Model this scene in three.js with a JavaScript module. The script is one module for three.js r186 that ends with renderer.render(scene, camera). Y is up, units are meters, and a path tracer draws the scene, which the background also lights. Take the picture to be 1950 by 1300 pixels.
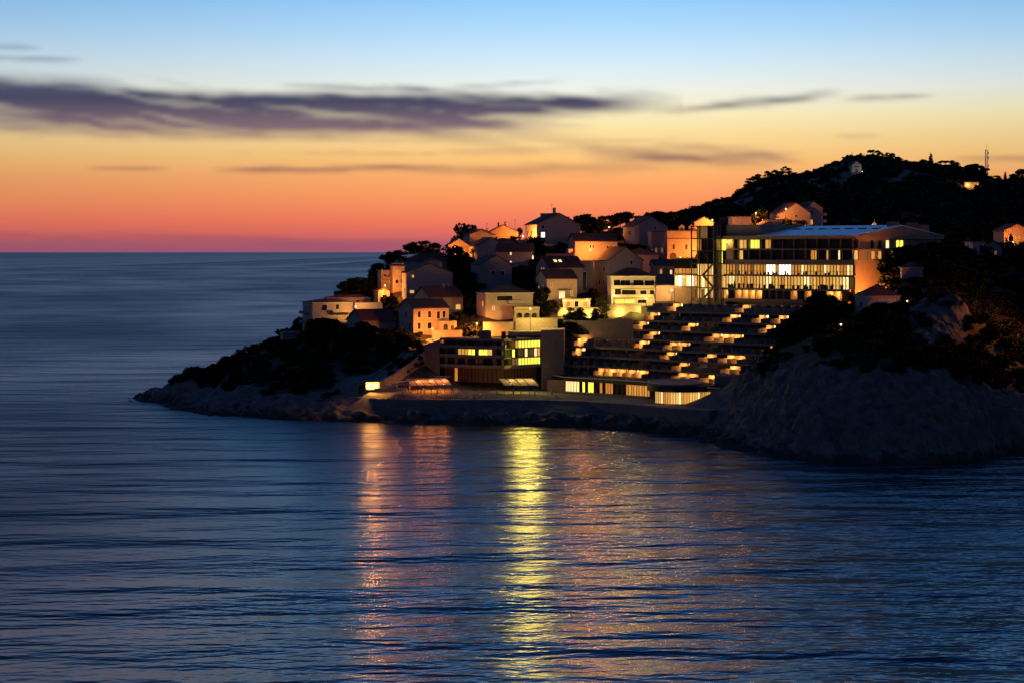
import * as THREE from 'three';
import { mergeGeometries } from 'three/addons/utils/BufferGeometryUtils.js';
import { createNoise2D, createNoise3D } from 'simplex-noise';

// ---------- camera (level, lens shifted up), eye 48 m above the sea ----------
const F = 4000, CX = 975, Y0 = 480.3, EYE = 48;                 // focal length and principal point in photo pixels
const camera = new THREE.PerspectiveCamera(2 * Math.atan(821 / F) * 180 / Math.PI, 1950 / 1642, 1, 900000);
camera.position.set(0, EYE, 0);
camera.setViewOffset(1950, 1642, 0, 821 - 480, 1950, 1300);
const scene = new THREE.Scene();
const renderer = new THREE.WebGLRenderer({ antialias: true });
renderer.toneMapping = THREE.LinearToneMapping;
renderer.toneMappingExposure = 1;
renderer.shadowMap.enabled = true;

// ---------- helpers for numbers ----------
function rng(seed) { let s = seed >>> 0; return () => { s = (s + 0x6d2b79f5) | 0; let t = Math.imul(s ^ (s >>> 15), 1 | s); t = (t + Math.imul(t ^ (t >>> 7), 61 | t)) ^ t; return ((t ^ (t >>> 14)) >>> 0) / 4294967296; }; }
const n2 = createNoise2D(rng(11)), n3 = createNoise3D(rng(12)), n2b = createNoise2D(rng(13));
const clamp = (x, a = 0, b = 1) => Math.min(b, Math.max(a, x)), lerp = (a, b, t) => a + (b - a) * t, sstep = (a, b, x) => { const t = clamp((x - a) / (b - a)); return t * t * (3 - 2 * t); };
const lin = (c) => { c /= 255; return c <= 0.04045 ? c / 12.92 : Math.pow((c + 0.055) / 1.055, 2.4); };
const table = (rows, x) => { if (x <= rows[0][0]) return rows[0].slice(1); for (let i = 1; i < rows.length; i++) if (x <= rows[i][0]) { const a = rows[i - 1], b = rows[i], t = (x - a[0]) / (b[0] - a[0]); return a.slice(1).map((v, j) => lerp(v, b[j + 1], t)); } return rows[rows.length - 1].slice(1); };

// ---------- the sky: afterglow in the west, dusk blue overhead and in the east, thin evening clouds ----------
const skyLin = (rows) => rows.map(([e, r, g, b]) => [e, lin(r), lin(g), lin(b)]);
const WEST = skyLin([[0, 160, 88, 114], [0.24, 188, 97, 110], [0.46, 222, 106, 97], [0.9, 247, 127, 92], [1.46, 254, 153, 97], [2.05, 255, 176, 107], [2.6, 255, 202, 126], [3.2, 255, 222, 155], [3.75, 253, 239, 190], [4.45, 240, 244, 234], [5.16, 214, 237, 250], [6.02, 180, 222, 255], [6.87, 150, 206, 253], [10, 104, 166, 228], [16, 66, 122, 192], [25, 42, 90, 158], [40, 24, 54, 108], [90, 14, 34, 74]]);
const EAST = skyLin([[0, 50, 52, 74], [4, 58, 60, 84], [9, 56, 66, 96], [16, 44, 60, 98], [30, 28, 48, 88], [90, 14, 34, 74]]);
// cloud bands: [photo x, photo y, half width, half height, amount, slope]
const BANDS = [[700, 199, 480, 22, 1.5, -0.01], [60, 186, 320, 33, 1.25, 0.06], [330, 206, 300, 20, 1.1, 0.0], [620, 238, 410, 20, 1.0, 0.0], [130, 238, 340, 22, 0.7, 0], [700, 167, 150, 5, 0.5, 0.02], [790, 169, 36, 6, 0.5, 0.12],
  [1430, 197, 150, 9, 0.62, -0.09], [1690, 191, 80, 5, 0.5, -0.03], [1330, 301, 180, 13, 0.72, 0.02], [1190, 283, 260, 10, 0.35, -0.01], [630, 322, 190, 6, 0.85, -0.02], [240, 324, 75, 3, 0.45, 0.02], [1010, 322, 260, 11, 0.36, 0], [700, 291, 240, 5, 0.3, 0],
  [50, 121, 110, 5, 0.5, 0.0], [30, 99, 60, 4, 0.45, 0], [960, 160, 110, 4, 0.32, -0.05], [1920, 308, 110, 7, 0.4, 0], [1640, 264, 50, 3, 0.3, 0], [100, 448, 480, 5, 0.42, 0.01], [480, 462, 560, 8, 0.4, 0.005], [1000, 268, 300, 8, 0.2, 0]];
const CLOUD = skyLin([[60, 110, 135, 165], [150, 84, 92, 116], [195, 74, 74, 100], [240, 128, 106, 116], [300, 140, 100, 102], [330, 150, 98, 92], [450, 148, 82, 100], [480, 140, 80, 112]]);
function skyTexture() {
  const W = 4096, Hh = 2048, data = new Float32Array(W * Hh * 4), az0 = Math.atan((1120 - CX) / F);
  const below = WEST[0].slice(1);
  for (let row = 0; row < Hh; row++) {
    const up = ((row + 0.5) / Hh - 0.5) * Math.PI, e = up * 180 / Math.PI;
    const w = table(WEST, e), ea = table(EAST, e), py = Y0 - F * Math.tan(Math.min(up, 1.4));
    for (let col = 0; col < W; col++) {
      const round = ((col + 0.5) / W - 0.5) * 2 * Math.PI, o = (row * W + col) * 4;
      let phi = round + Math.PI / 2; if (phi > Math.PI) phi -= 2 * Math.PI;
      let c;
      if (e <= 0) c = below;
      else {
        const d = phi - az0, g = Math.exp(-Math.pow(Math.abs(d) / 1.0, 2)), g2 = 0.80 + 0.20 * Math.exp(-Math.pow(d / 0.19, 2));
        const t = g * g2;
        c = [lerp(ea[0], w[0], t), lerp(ea[1], w[1], t), lerp(ea[2], w[2], t)];
        if (py > 20 && py < 484 && Math.abs(phi) < 0.75) {
          const px = CX + F * Math.tan(phi), wv = n2(px / 260, py / 40) * 5 + n2(px / 90, py / 22) * 2.5;
          let a = 0;
          for (const [bx, by, rx, ry, s, sl] of BANDS) {
            const dx = (px - bx) / rx; if (Math.abs(dx) > 1.25) continue;
            const dy = (py + wv * Math.min(1, ry / 14) - by - sl * (px - bx)) / ry, q = dx * dx * dx * dx + dy * dy * (dy < 0 ? 1.5 : 0.8); if (q > 4) continue;
            a = 1 - (1 - a) * (1 - Math.min(0.97, s * Math.exp(-q * 1.0)));
          }
          if (a > 0.01) {
            const q1 = py - px * 0.11 + 6 * n2(px / 120, py / 60), q2 = py - px * 0.05, st = n2b(px / 420, q1 / 24) * 0.5 + n2b(px / 300 + 9, q1 / 15) * 0.25 + n2(px / 600, q2 / 30) * 0.4;
            a = clamp(a * (1.1 + st * 0.5) - Math.max(0, -st) * 0.22 * (1 - a)); a *= sstep(0, 0.2, a);
            const k = table(CLOUD, py); c = [0, 1, 2].map((i) => lerp(c[i], k[i] * (0.75 + 0.25 * g2), a));
          }
        }
      }
      data[o] = c[0]; data[o + 1] = c[1]; data[o + 2] = c[2]; data[o + 3] = 1;
    }
  }
  const t = new THREE.DataTexture(data, W, Hh, THREE.RGBAFormat, THREE.FloatType);
  t.mapping = THREE.EquirectangularReflectionMapping; t.magFilter = THREE.LinearFilter; t.needsUpdate = true;
  return t;
}
const skyTex = skyTexture();
scene.background = skyTex; scene.environment = skyTex;

// what is left of the sun, gone down behind the headland
const sun = new THREE.DirectionalLight(new THREE.Color(1, 0.62, 0.4), 0.04);
sun.name = 'sun'; sun.position.set(70, 30, -2000); sun.target.position.set(0, 0, 0); sun.castShadow = true; sun.shadow.radius = 20;
sun.shadow.camera.left = -400; sun.shadow.camera.right = 400; sun.shadow.camera.top = 300; sun.shadow.camera.bottom = -100; sun.shadow.camera.far = 4000; sun.shadow.mapSize.set(2048, 2048);
scene.add(sun, sun.target);

// ---------- helpers for building ----------
const V3 = THREE.Vector3;
const at = (px, py, Z) => new V3((px - CX) / F * Z, EYE - (py - Y0) / F * Z, -Z);    // the point of a photo pixel at depth Z
const wx = (px, Z) => (px - CX) / F * Z, wy = (py, Z) => EYE - (py - Y0) / F * Z;
const used = {};
function numbered(n) { used[n] = (used[n] ?? -1) + 1; return used[n] ? n + '_' + String(used[n]).padStart(3, '0') : n; }
function tag(o, label, category, group, kind) { o.userData.label = label; o.userData.category = category; if (group) o.userData.group = group; if (kind) o.userData.kind = kind; return o; }
function thing(name, label, category, pos, turn = 0, group) { const g = new THREE.Group(); g.name = numbered(name); g.position.copy(pos); g.rotation.y = turn; scene.add(g); return tag(g, label, category, group); }
function mesh(name, geo, m, parent) { const o = new THREE.Mesh(geo, m); o.name = parent === scene ? numbered(name) : name; o.castShadow = o.receiveShadow = true; parent.add(o); return o; }
const grp = (name, parent) => { const g = new THREE.Group(); g.name = name; parent.add(g); return g; };
// a box with uv in metres, its base at y = 0
const boxCache = new Map();
function boxGeo(w, h, d) {
  const key = [w, h, d].map((v) => v.toFixed(3)).join();
  if (boxCache.has(key)) return boxCache.get(key);
  const g = new THREE.BoxGeometry(w, h, d), uv = g.attributes.uv, p = g.attributes.position, n = g.attributes.normal;
  for (let i = 0; i < uv.count; i++) { const ax = Math.abs(n.getX(i)) > 0.5, ay = Math.abs(n.getY(i)) > 0.5; uv.setXY(i, ax ? p.getZ(i) : p.getX(i), ay ? p.getZ(i) : p.getY(i)); }
  g.translate(0, h / 2, 0); boxCache.set(key, g); return g;
}
function box(name, m, parent, w, h, d, x, y, z, turn = 0) { const o = mesh(name, boxGeo(w, h, d), m, parent); o.position.set(x, y, z); o.rotation.y = turn; return o; }
// a box between two points (a beam, a wall foot to foot)
function beam(name, m, parent, a, b, w, h) { const d = b.clone().sub(a), L = d.length(), o = mesh(name, boxGeo(L, h, w), m, parent); o.position.copy(a).add(b).multiplyScalar(0.5); o.position.y -= 0; o.quaternion.setFromUnitVectors(new V3(1, 0, 0), d.normalize()); return o; }
function poly(pts, depth, bevel = 0) { const s = new THREE.Shape(); pts.forEach(([x, y], i) => (i ? s.lineTo(x, y) : s.moveTo(x, y))); return new THREE.ExtrudeGeometry(s, { depth, bevelEnabled: bevel > 0, bevelSize: bevel, bevelThickness: bevel, bevelSegments: 1, curveSegments: 8 }); }

// ---------- materials ----------
const SEA_BUMP = 1.5;
function noiseTex(size, f, repeat, srgb) { const d = new Uint8Array(size * size * 4); for (let y = 0; y < size; y++) for (let x = 0; x < size; x++) { const v = clamp(f(x / size, y / size)) * 255, o = (y * size + x) * 4; d[o] = d[o + 1] = d[o + 2] = v; d[o + 3] = 255; } const t = new THREE.DataTexture(d, size, size); t.wrapS = t.wrapT = THREE.RepeatWrapping; t.magFilter = THREE.LinearFilter; t.minFilter = THREE.LinearMipmapLinearFilter; t.generateMipmaps = true; t.repeat.set(repeat, repeat); if (srgb) t.colorSpace = THREE.SRGBColorSpace; t.needsUpdate = true; return t; }
// noise that repeats over the unit square
const tileN = (x, y, k, o = 0) => { const a = x * 2 * Math.PI, b = y * 2 * Math.PI, r = k / (2 * Math.PI); return n3(Math.cos(a) * r + o, Math.sin(a) * r + Math.cos(b) * r * 1.3, Math.sin(b) * r * 1.3 - o); };
const plasterTex = noiseTex(256, (x, y) => 0.86 + 0.07 * tileN(x, y, 6, 3) + 0.05 * tileN(x, y, 22, 7) + 0.03 * tileN(x, y, 60, 9), 1 / 9);
const concreteTex = noiseTex(256, (x, y) => 0.82 + 0.09 * tileN(x, y, 4, 1) + 0.06 * tileN(x, y, 18, 5) + (Math.abs((y * 3) % 1) < 0.03 ? -0.12 : 0), 1 / 7);
const curtainTex = noiseTex(256, (x, y) => 0.72 + 0.2 * tileN(x, y * 0.08, 30, 2) + 0.16 * tileN(x, y * 0.2, 9, 6), 1 / 5);
const roofTex = noiseTex(256, (x, y) => 0.78 + 0.16 * tileN(x, y, 9, 4) + 0.1 * tileN(x, y, 40, 8), 1 / 8);
const tileBump = noiseTex(128, (x, y) => 0.5 + 0.5 * Math.sin(x * Math.PI * 2 * 16), 1 / 4);
const M = {};
function std(name, r, g, b, rough = 0.9, o = {}) { const m = new THREE.MeshStandardMaterial({ roughness: rough, ...o }); m.color.setRGB(r, g, b); m.name = name; M[name] = m; return m; }
std('plaster', 0.56, 0.50, 0.44, 0.9, { map: plasterTex });
std('plaster_white', 0.66, 0.63, 0.6, 0.9, { map: plasterTex });
std('plaster_warm', 0.6, 0.47, 0.32, 0.9, { map: plasterTex });
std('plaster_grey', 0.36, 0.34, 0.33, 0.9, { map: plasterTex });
std('stone_wall', 0.42, 0.37, 0.3, 0.95, { map: concreteTex });
std('concrete', 0.27, 0.235, 0.205, 0.9, { map: concreteTex });
std('concrete_tan', 0.46, 0.36, 0.27, 0.9, { map: concreteTex });
std('roof_tile', 0.2, 0.075, 0.045, 0.9, { map: roofTex, bumpMap: tileBump, bumpScale: 0.05 });
std('roof_tile_dark', 0.13, 0.07, 0.055, 0.9, { map: roofTex, bumpMap: tileBump, bumpScale: 0.05 });
std('metal_roof', 0.86, 0.88, 0.9, 0.38, { metalness: 1 });
std('dark_metal', 0.03, 0.03, 0.032, 0.5, { metalness: 0.4 });
std('steel', 0.3, 0.3, 0.3, 0.45, { metalness: 0.8 });
std('shutter', 0.05, 0.045, 0.035, 0.8);
std('wood', 0.12, 0.07, 0.04, 0.8);
std('white_paint', 0.7, 0.68, 0.65, 0.7);
std('fabric_white', 0.7, 0.68, 0.64, 0.95);
std('fabric_red', 0.42, 0.12, 0.07, 0.95);
std('paving', 0.3, 0.26, 0.22, 0.95, { map: concreteTex });
std('lawn', 0.05, 0.085, 0.018, 1, { map: roofTex });
std('bark', 0.09, 0.06, 0.04, 1);
std('car_paint_dark', 0.04, 0.04, 0.045, 0.3); std('car_paint_light', 0.5, 0.5, 0.5, 0.3); std('tyre', 0.015, 0.015, 0.015, 0.9);
M.glass = new THREE.MeshPhysicalMaterial({ roughness: 0.08, metalness: 0, name: 'glass' }); M.glass.color.setRGB(0.012, 0.013, 0.015);
function leafMat(name, r, g, b) { const m = new THREE.MeshPhysicalMaterial({ roughness: 1, name, side: THREE.DoubleSide, specularIntensity: 0.3 }); m.color.setRGB(r, g, b); M[name] = m; }
leafMat('pine_needles', 0.03, 0.042, 0.018); leafMat('leaves', 0.042, 0.056, 0.02); leafMat('cypress_needles', 0.02, 0.03, 0.014); leafMat('macchia', 0.046, 0.052, 0.028); leafMat('hill_macchia', 0.088, 0.088, 0.06);
function glow(name, r, g, b, s, tex) { const m = new THREE.MeshStandardMaterial({ color: 0x0a0908, roughness: 0.6, emissive: new THREE.Color().setRGB(r, g, b), emissiveIntensity: s, name }); if (tex) m.emissiveMap = tex; M[name] = m; return m; }
glow('lit_amber', 1, 0.46, 0.085, 0.95, curtainTex); glow('lit_orange', 1, 0.36, 0.06, 0.8, curtainTex); glow('lit_warm', 1, 0.54, 0.13, 1.2, curtainTex); glow('lit_yellow', 0.98, 0.88, 0.09, 1.9, curtainTex); glow('lit_cream', 1, 0.7, 0.28, 1.9, curtainTex); glow('lit_white', 1, 0.86, 0.56, 4); glow('lit_dim', 1, 0.5, 0.14, 0.25, curtainTex);
glow('lamp_sodium', 1, 0.55, 0.16, 6); glow('lamp_warm', 1, 0.7, 0.3, 6); glow('lamp_white', 1, 0.88, 0.66, 6); glow('lamp_panel', 1, 0.66, 0.24, 5);
const SODIUM = new THREE.Color().setRGB(1, 0.27, 0.04), WARM = new THREE.Color().setRGB(1, 0.42, 0.09), YELLOW = new THREE.Color().setRGB(1, 0.62, 0.12), WHITE = new THREE.Color().setRGB(1, 0.85, 0.6);
const LAMP = 4;
const bulbGeo = new THREE.SphereGeometry(0.17, 12, 8), bulbBig = new THREE.SphereGeometry(0.24, 12, 8);
// a glowing bulb with its light in it
function bulb(name, parent, x, y, z, m, color, cd, big, spot) { const b = mesh(name, big ? bulbBig : bulbGeo, m, parent); b.position.set(x, y, z); b.castShadow = false; const l = spot ? new THREE.SpotLight(color, cd * LAMP, 0, 80 * Math.PI / 180, 0.3) : new THREE.PointLight(color, cd * LAMP); l.name = 'lamp'; l.position.set(0, 0, 0); if (spot) { l.target.position.set(...(spot === true ? [0, -5, 0] : spot)); b.add(l.target); } l.castShadow = true; l.shadow.radius = 30; b.add(l); return b; }

// ---------- the sea ----------
function waveTex(size, tile, spec, seed) {   // heights over one repeat of TILE metres: waves of whole numbers of periods, in metres
  const r = rng(seed), h = new Float32Array(size * size), sx = new Float32Array(size), cx = new Float32Array(size);
  for (const [n, lo, hi, steep, spread] of spec) for (let i = 0; i < n; i++) {
    const L = lo * Math.pow(hi / lo, r()), th = Math.PI / 2 + 0.12 + (r() + r() + r() - 1.5) * spread, kx = Math.round(Math.cos(th) * tile / L), ky = Math.round(Math.sin(th) * tile / L), ph = r() * 6.283, k = Math.hypot(kx, ky) * 6.283 / tile, A = steep / Math.max(k, 1e-3) * Math.SQRT2 / Math.sqrt(n);
    for (let x = 0; x < size; x++) { const q = 6.283185 * kx * x / size + ph; sx[x] = Math.sin(q) * A; cx[x] = Math.cos(q) * A; }
    for (let y = 0; y < size; y++) { const q = 6.283185 * ky * y / size, s = Math.sin(q), c = Math.cos(q), o = y * size; for (let x = 0; x < size; x++) h[o + x] += sx[x] * c + cx[x] * s; }
  }
  let lo = 1e9, hi = -1e9; for (const v of h) { if (v < lo) lo = v; if (v > hi) hi = v; }
  for (let i = 0; i < h.length; i++) h[i] = (h[i] - lo) / (hi - lo);
  const rgba = new Float32Array(size * size * 4); for (let i = 0; i < h.length; i++) { rgba[i * 4] = rgba[i * 4 + 1] = rgba[i * 4 + 2] = h[i]; rgba[i * 4 + 3] = 1; }
  const t = new THREE.DataTexture(rgba, size, size, THREE.RGBAFormat, THREE.FloatType); t.wrapS = t.wrapT = THREE.RepeatWrapping; t.magFilter = THREE.LinearFilter; t.needsUpdate = true; t.repeat.set(1 / tile, 1 / tile);
  return [t, hi - lo];
}
{
  const [bump, range] = waveTex(2048, 260, [[50, 0.8, 1.8, 0.05, 1.1], [44, 1.8, 5, 0.055, 0.75], [30, 6, 20, 0.05, 0.55], [16, 20, 60, 0.036, 0.45]], 5);
  // wind roughens the open sea; the bay lies in the lee of the headland (a map of 8 km from the shore outwards)
  const RS = 8000, rough = noiseTex(1024, (u, v) => { const x = (u - 0.5) * RS, Z = (v - 0.1) * RS, lee = sstep(-110, 10, x) * (1 - sstep(560, 760, Z)); return lerp(0.58 + 0.1 * n2(x / 500, Z / 900) + 0.07 * n2(x / 160, Z / 260) + 0.04 * n2b(x / 60, Z / 90), 0.3 + 0.06 * n2(x / 90, Z / 160), lee); }, 1);
  rough.channel = 1; rough.wrapS = rough.wrapT = THREE.ClampToEdgeWrapping;
  const m = new THREE.MeshPhysicalMaterial({ roughness: 0.66, ior: 1.333, bumpMap: bump, bumpScale: range * SEA_BUMP, roughnessMap: rough, name: 'sea_water' });
  m.color.setRGB(0.004, 0.016, 0.036);
  // rings of quads out to the horizon
  const rs = [1, 60, 150, 300, 500, 800, 1300, 2200, 4000, 8000, 16000, 40000, 100000, 320000], na = 96, p = [], uv = [], uv1 = [], idx = [];
  rs.forEach((r) => { for (let a = 0; a <= na; a++) { const q = a / na * 2 * Math.PI, x = Math.cos(q) * r, z = Math.sin(q) * r - 300; p.push(x, 0, z); uv.push(x, -z); uv1.push(x / 8000 + 0.5, -z / 8000 + 0.1); } });
  for (let i = 0; i + 1 < rs.length; i++) for (let a = 0; a < na; a++) { const q = i * (na + 1) + a; idx.push(q, q + 1, q + na + 1, q + 1, q + na + 2, q + na + 1); }
  for (let a = 1; a + 1 < na; a++) idx.push(0, a + 1, a);
  const g = new THREE.BufferGeometry(); g.setAttribute('position', new THREE.Float32BufferAttribute(p, 3)); g.setAttribute('uv', new THREE.Float32BufferAttribute(uv, 2)); g.setAttribute('uv1', new THREE.Float32BufferAttribute(uv1, 2)); g.setIndex(idx); g.computeVertexNormals();
  const o = mesh('sea', g, m, scene); o.castShadow = false; tag(o, 'dark blue rippled sea reaching out to the horizon', 'sea', null, 'structure');
}

// ---------- the headland ----------
// ground heights: control points [x, depth, height], made from photo pixels and depths
const ctrl = [];
const gp = (px, py, Z) => ctrl.push([wx(px, Z), Z, wy(py, Z)]);
const gy = (px, Z, Y) => ctrl.push([wx(px, Z), Z, Y]);
const SHORE = [[262, 764], [320, 781], [380, 788], [450, 793], [520, 797], [600, 800], [680, 803], [760, 805], [850, 807], [940, 809], [1030, 811], [1120, 814], [1200, 818], [1270, 824], [1330, 838], [1400, 855], [1470, 868], [1550, 876], [1640, 881], [1740, 883], [1830, 878], [1900, 862], [1990, 850], [2080, 850], [2200, 850]];
for (const [px, py] of SHORE) { const Z = EYE * F / (py - Y0); gy(px, Z, 0); gy(px, Z - 14, -5); gy(px, Z - 40, -9); gy(px, Z - 90, -12); }
for (const Z of [640, 690, 740, 800, 860]) gy(130, Z, -14);
// back shore, behind the left slope
for (const [px, Z] of [[270, 700], [340, 716], [420, 736], [500, 762], [600, 800], [700, 835], [800, 860], [900, 890], [1000, 920], [1150, 940]]) { gy(px, Z, 0); gy(px - 20, Z + 22, -8); gy(px - 30, Z + 60, -12); }
// left slope and its skyline
for (const [px, py, Z] of [[300, 745, 682], [330, 728, 683], [400, 708, 684], [460, 684, 688], [510, 661, 694], [545, 652, 698], [580, 636, 700], [640, 582, 712], [690, 558, 722], [720, 530, 735], [770, 500, 745], [840, 490, 752],
  [420, 760, 640], [500, 740, 640], [560, 700, 655], [620, 690, 660], [600, 750, 622], [680, 762, 606], [660, 720, 632], [560, 668, 680], [620, 655, 676], [700, 650, 660], [740, 690, 640], [470, 720, 662], [390, 752, 655]]) gp(px, py, Z);
// promenade
for (const [px, py, Z] of [[700, 746, 602], [760, 752, 600], [850, 757, 598], [940, 760, 596], [1030, 762, 594], [1120, 766, 588], [1200, 772, 580], [1280, 792, 566], [1350, 802, 556], [760, 744, 612], [900, 744, 614], [1040, 745, 614]]) gp(px, py, Z);
for (const [px, py, Z] of [[640, 785, 604], [730, 788, 598], [850, 790, 595], [1000, 795, 588], [1150, 800, 580], [1280, 812, 562]]) gp(px, py, Z);
// road up to the village
for (const [px, py, Z] of [[716, 728, 612], [750, 706, 620], [780, 682, 630], [800, 662, 637], [830, 652, 642], [870, 643, 646], [920, 640, 648], [960, 634, 650]]) gp(px, py, Z);
// ridge behind the village
for (const [px, py, Z] of [[860, 492, 765], [920, 476, 770], [1000, 466, 775], [1080, 452, 780], [1160, 446, 785], [1240, 446, 785], [1320, 440, 790], [1400, 436, 800], [1520, 436, 815], [1650, 440, 830], [1800, 440, 850], [1950, 440, 860], [2150, 440, 860]]) gp(px, py, Z);
for (const px of [900, 1050, 1200]) { gy(px, 840, 30); }
// under and behind the hotel
const baseZ = (px) => table([[1030, 643], [1053, 640], [1130, 633], [1200, 622], [1300, 604], [1400, 586], [1500, 572], [1580, 562], [1700, 555]], px)[0];
const recede = (px) => table([[1050, 3], [1200, 3.2], [1400, 4.6], [1550, 5.4]], px)[0];
for (const px of [1070, 1130, 1200, 1300, 1400]) for (const k of [0, 2, 4, 6, 8]) { if (px < 1180 && k > 3) continue; gy(px, baseZ(px) + k * recede(px) + 14, 9.2 + 2.75 * k - 1.5); }
for (const px of [1060, 1130, 1200, 1300, 1380]) gy(px, baseZ(px) + 2, 6.5);
for (const px of [1050, 1080, 1110, 1140, 1170, 1195]) { gy(px, 657, 26.2); gy(px, 664, 27); }
gy(1450, 640, 31); gy(1550, 640, 31); gy(1640, 640, 30); gy(1660, 622, 30); gy(1700, 640, 31); gy(1720, 670, 34); gy(1400, 695, 33); gy(1320, 690, 32); for (const [px, Z] of [[1330, 660], [1330, 674], [1380, 655], [1380, 668], [1430, 650], [1480, 645], [1530, 640], [1440, 665]]) gy(px, Z, 30.5); gy(1500, 700, 40); gy(1650, 720, 46);
// outcrop beside the hotel
for (const [px, py, Z] of [[1420, 778, 548], [1400, 812, 540], [1450, 745, 545], [1500, 712, 532], [1560, 698, 522], [1620, 690, 514], [1680, 692, 508], [1740, 716, 503], [1790, 752, 498], [1850, 790, 494], [1450, 820, 516], [1560, 790, 500], [1660, 785, 494], [1740, 800, 490], [1480, 855, 499], [1600, 850, 489], [1700, 850, 485], [1800, 840, 486],
  [1440, 690, 562], [1500, 660, 560], [1560, 640, 562], [1620, 625, 566], [1680, 612, 566], [1730, 640, 545], [1770, 660, 532], [1700, 660, 530], [1600, 655, 536], [1500, 690, 545],
  [1740, 575, 574], [1790, 565, 562], [1822, 560, 560], [1812, 650, 546], [1780, 655, 541], [1860, 660, 556], [1830, 700, 520], [1870, 720, 514], [1900, 770, 512], [1950, 800, 516], [1900, 800, 504], [2050, 780, 520], [1950, 720, 545], [1950, 640, 580], [1900, 560, 605], [1850, 510, 612], [1950, 500, 625], [1780, 500, 620], [1720, 530, 606], [2100, 600, 600], [2100, 480, 660], [1650, 590, 596], [1700, 588, 604], [1580, 600, 590]]) gp(px, py, Z);
const GROUND_EXTRA = [];
let ground = null;
function solveGround() {
  const pts = [];
  for (const c of [...GROUND_EXTRA, ...ctrl]) if (!pts.some((q) => Math.hypot(q[0] - c[0], q[1] - c[1]) < 1.6)) pts.push(c);
  const N = pts.length, A = new Float64Array(N * (N + 1)), Wd = N + 1;
  for (let i = 0; i < N; i++) { for (let j = 0; j < N; j++) A[i * Wd + j] = -Math.hypot(pts[i][0] - pts[j][0], pts[i][1] - pts[j][1]); A[i * Wd + i] += 0.6; A[i * Wd + N] = pts[i][2] - 10; }
  for (let i = 0; i < N; i++) {
    let b = i; for (let r = i + 1; r < N; r++) if (Math.abs(A[r * Wd + i]) > Math.abs(A[b * Wd + i])) b = r;
    if (b !== i) for (let c = i; c <= N; c++) { const t = A[i * Wd + c]; A[i * Wd + c] = A[b * Wd + c]; A[b * Wd + c] = t; }
    for (let r = i + 1; r < N; r++) { const f = A[r * Wd + i] / A[i * Wd + i]; if (f) for (let c = i; c <= N; c++) A[r * Wd + c] -= f * A[i * Wd + c]; }
  }
  const w = new Float64Array(N);
  for (let i = N - 1; i >= 0; i--) { let s = A[i * Wd + N]; for (let c = i + 1; c < N; c++) s -= A[i * Wd + c] * w[c]; w[i] = s / A[i * Wd + i]; }
  ground = (x, Z) => { let s = 10; for (let i = 0; i < N; i++) { const dx = x - pts[i][0], dz = Z - pts[i][1]; s -= w[i] * Math.sqrt(dx * dx + dz * dz); } return s; };
}
// where bare rock shows: the shore, the outcrop's face, the cliff
function rockMask(x, Z, Y) {
  const px = CX + F * x / Z, py = Y0 + F * (EYE - Y) / Z;
  let m = 1 - sstep(9, 15, Y + 3 * n2(x / 14, Z / 14));
  if (px < 680) m = Math.min(m, 1 - sstep(3, 9, Y + 4 * n2(x / 9, Z / 9) + 3 * n2(x / 18, Z / 18)) * (1 - sstep(600, 680, px)) * 0.85);
  if (px > 1400 && Z < 560) m = Math.max(m, sstep(690 + 40 * sstep(1740, 1900, px), 716 + 40 * sstep(1740, 1900, px), py + 10 * n2(x / 6, Z / 6)));
  if (px > 1735 && px < 1845 && py > 545 && py < 660) m = Math.max(m, 0.62 + 0.3 * n2(x / 4, Z / 4));
  return clamp(m);
}

// ---------- village houses ----------
const deg = Math.PI / 180;
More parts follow.
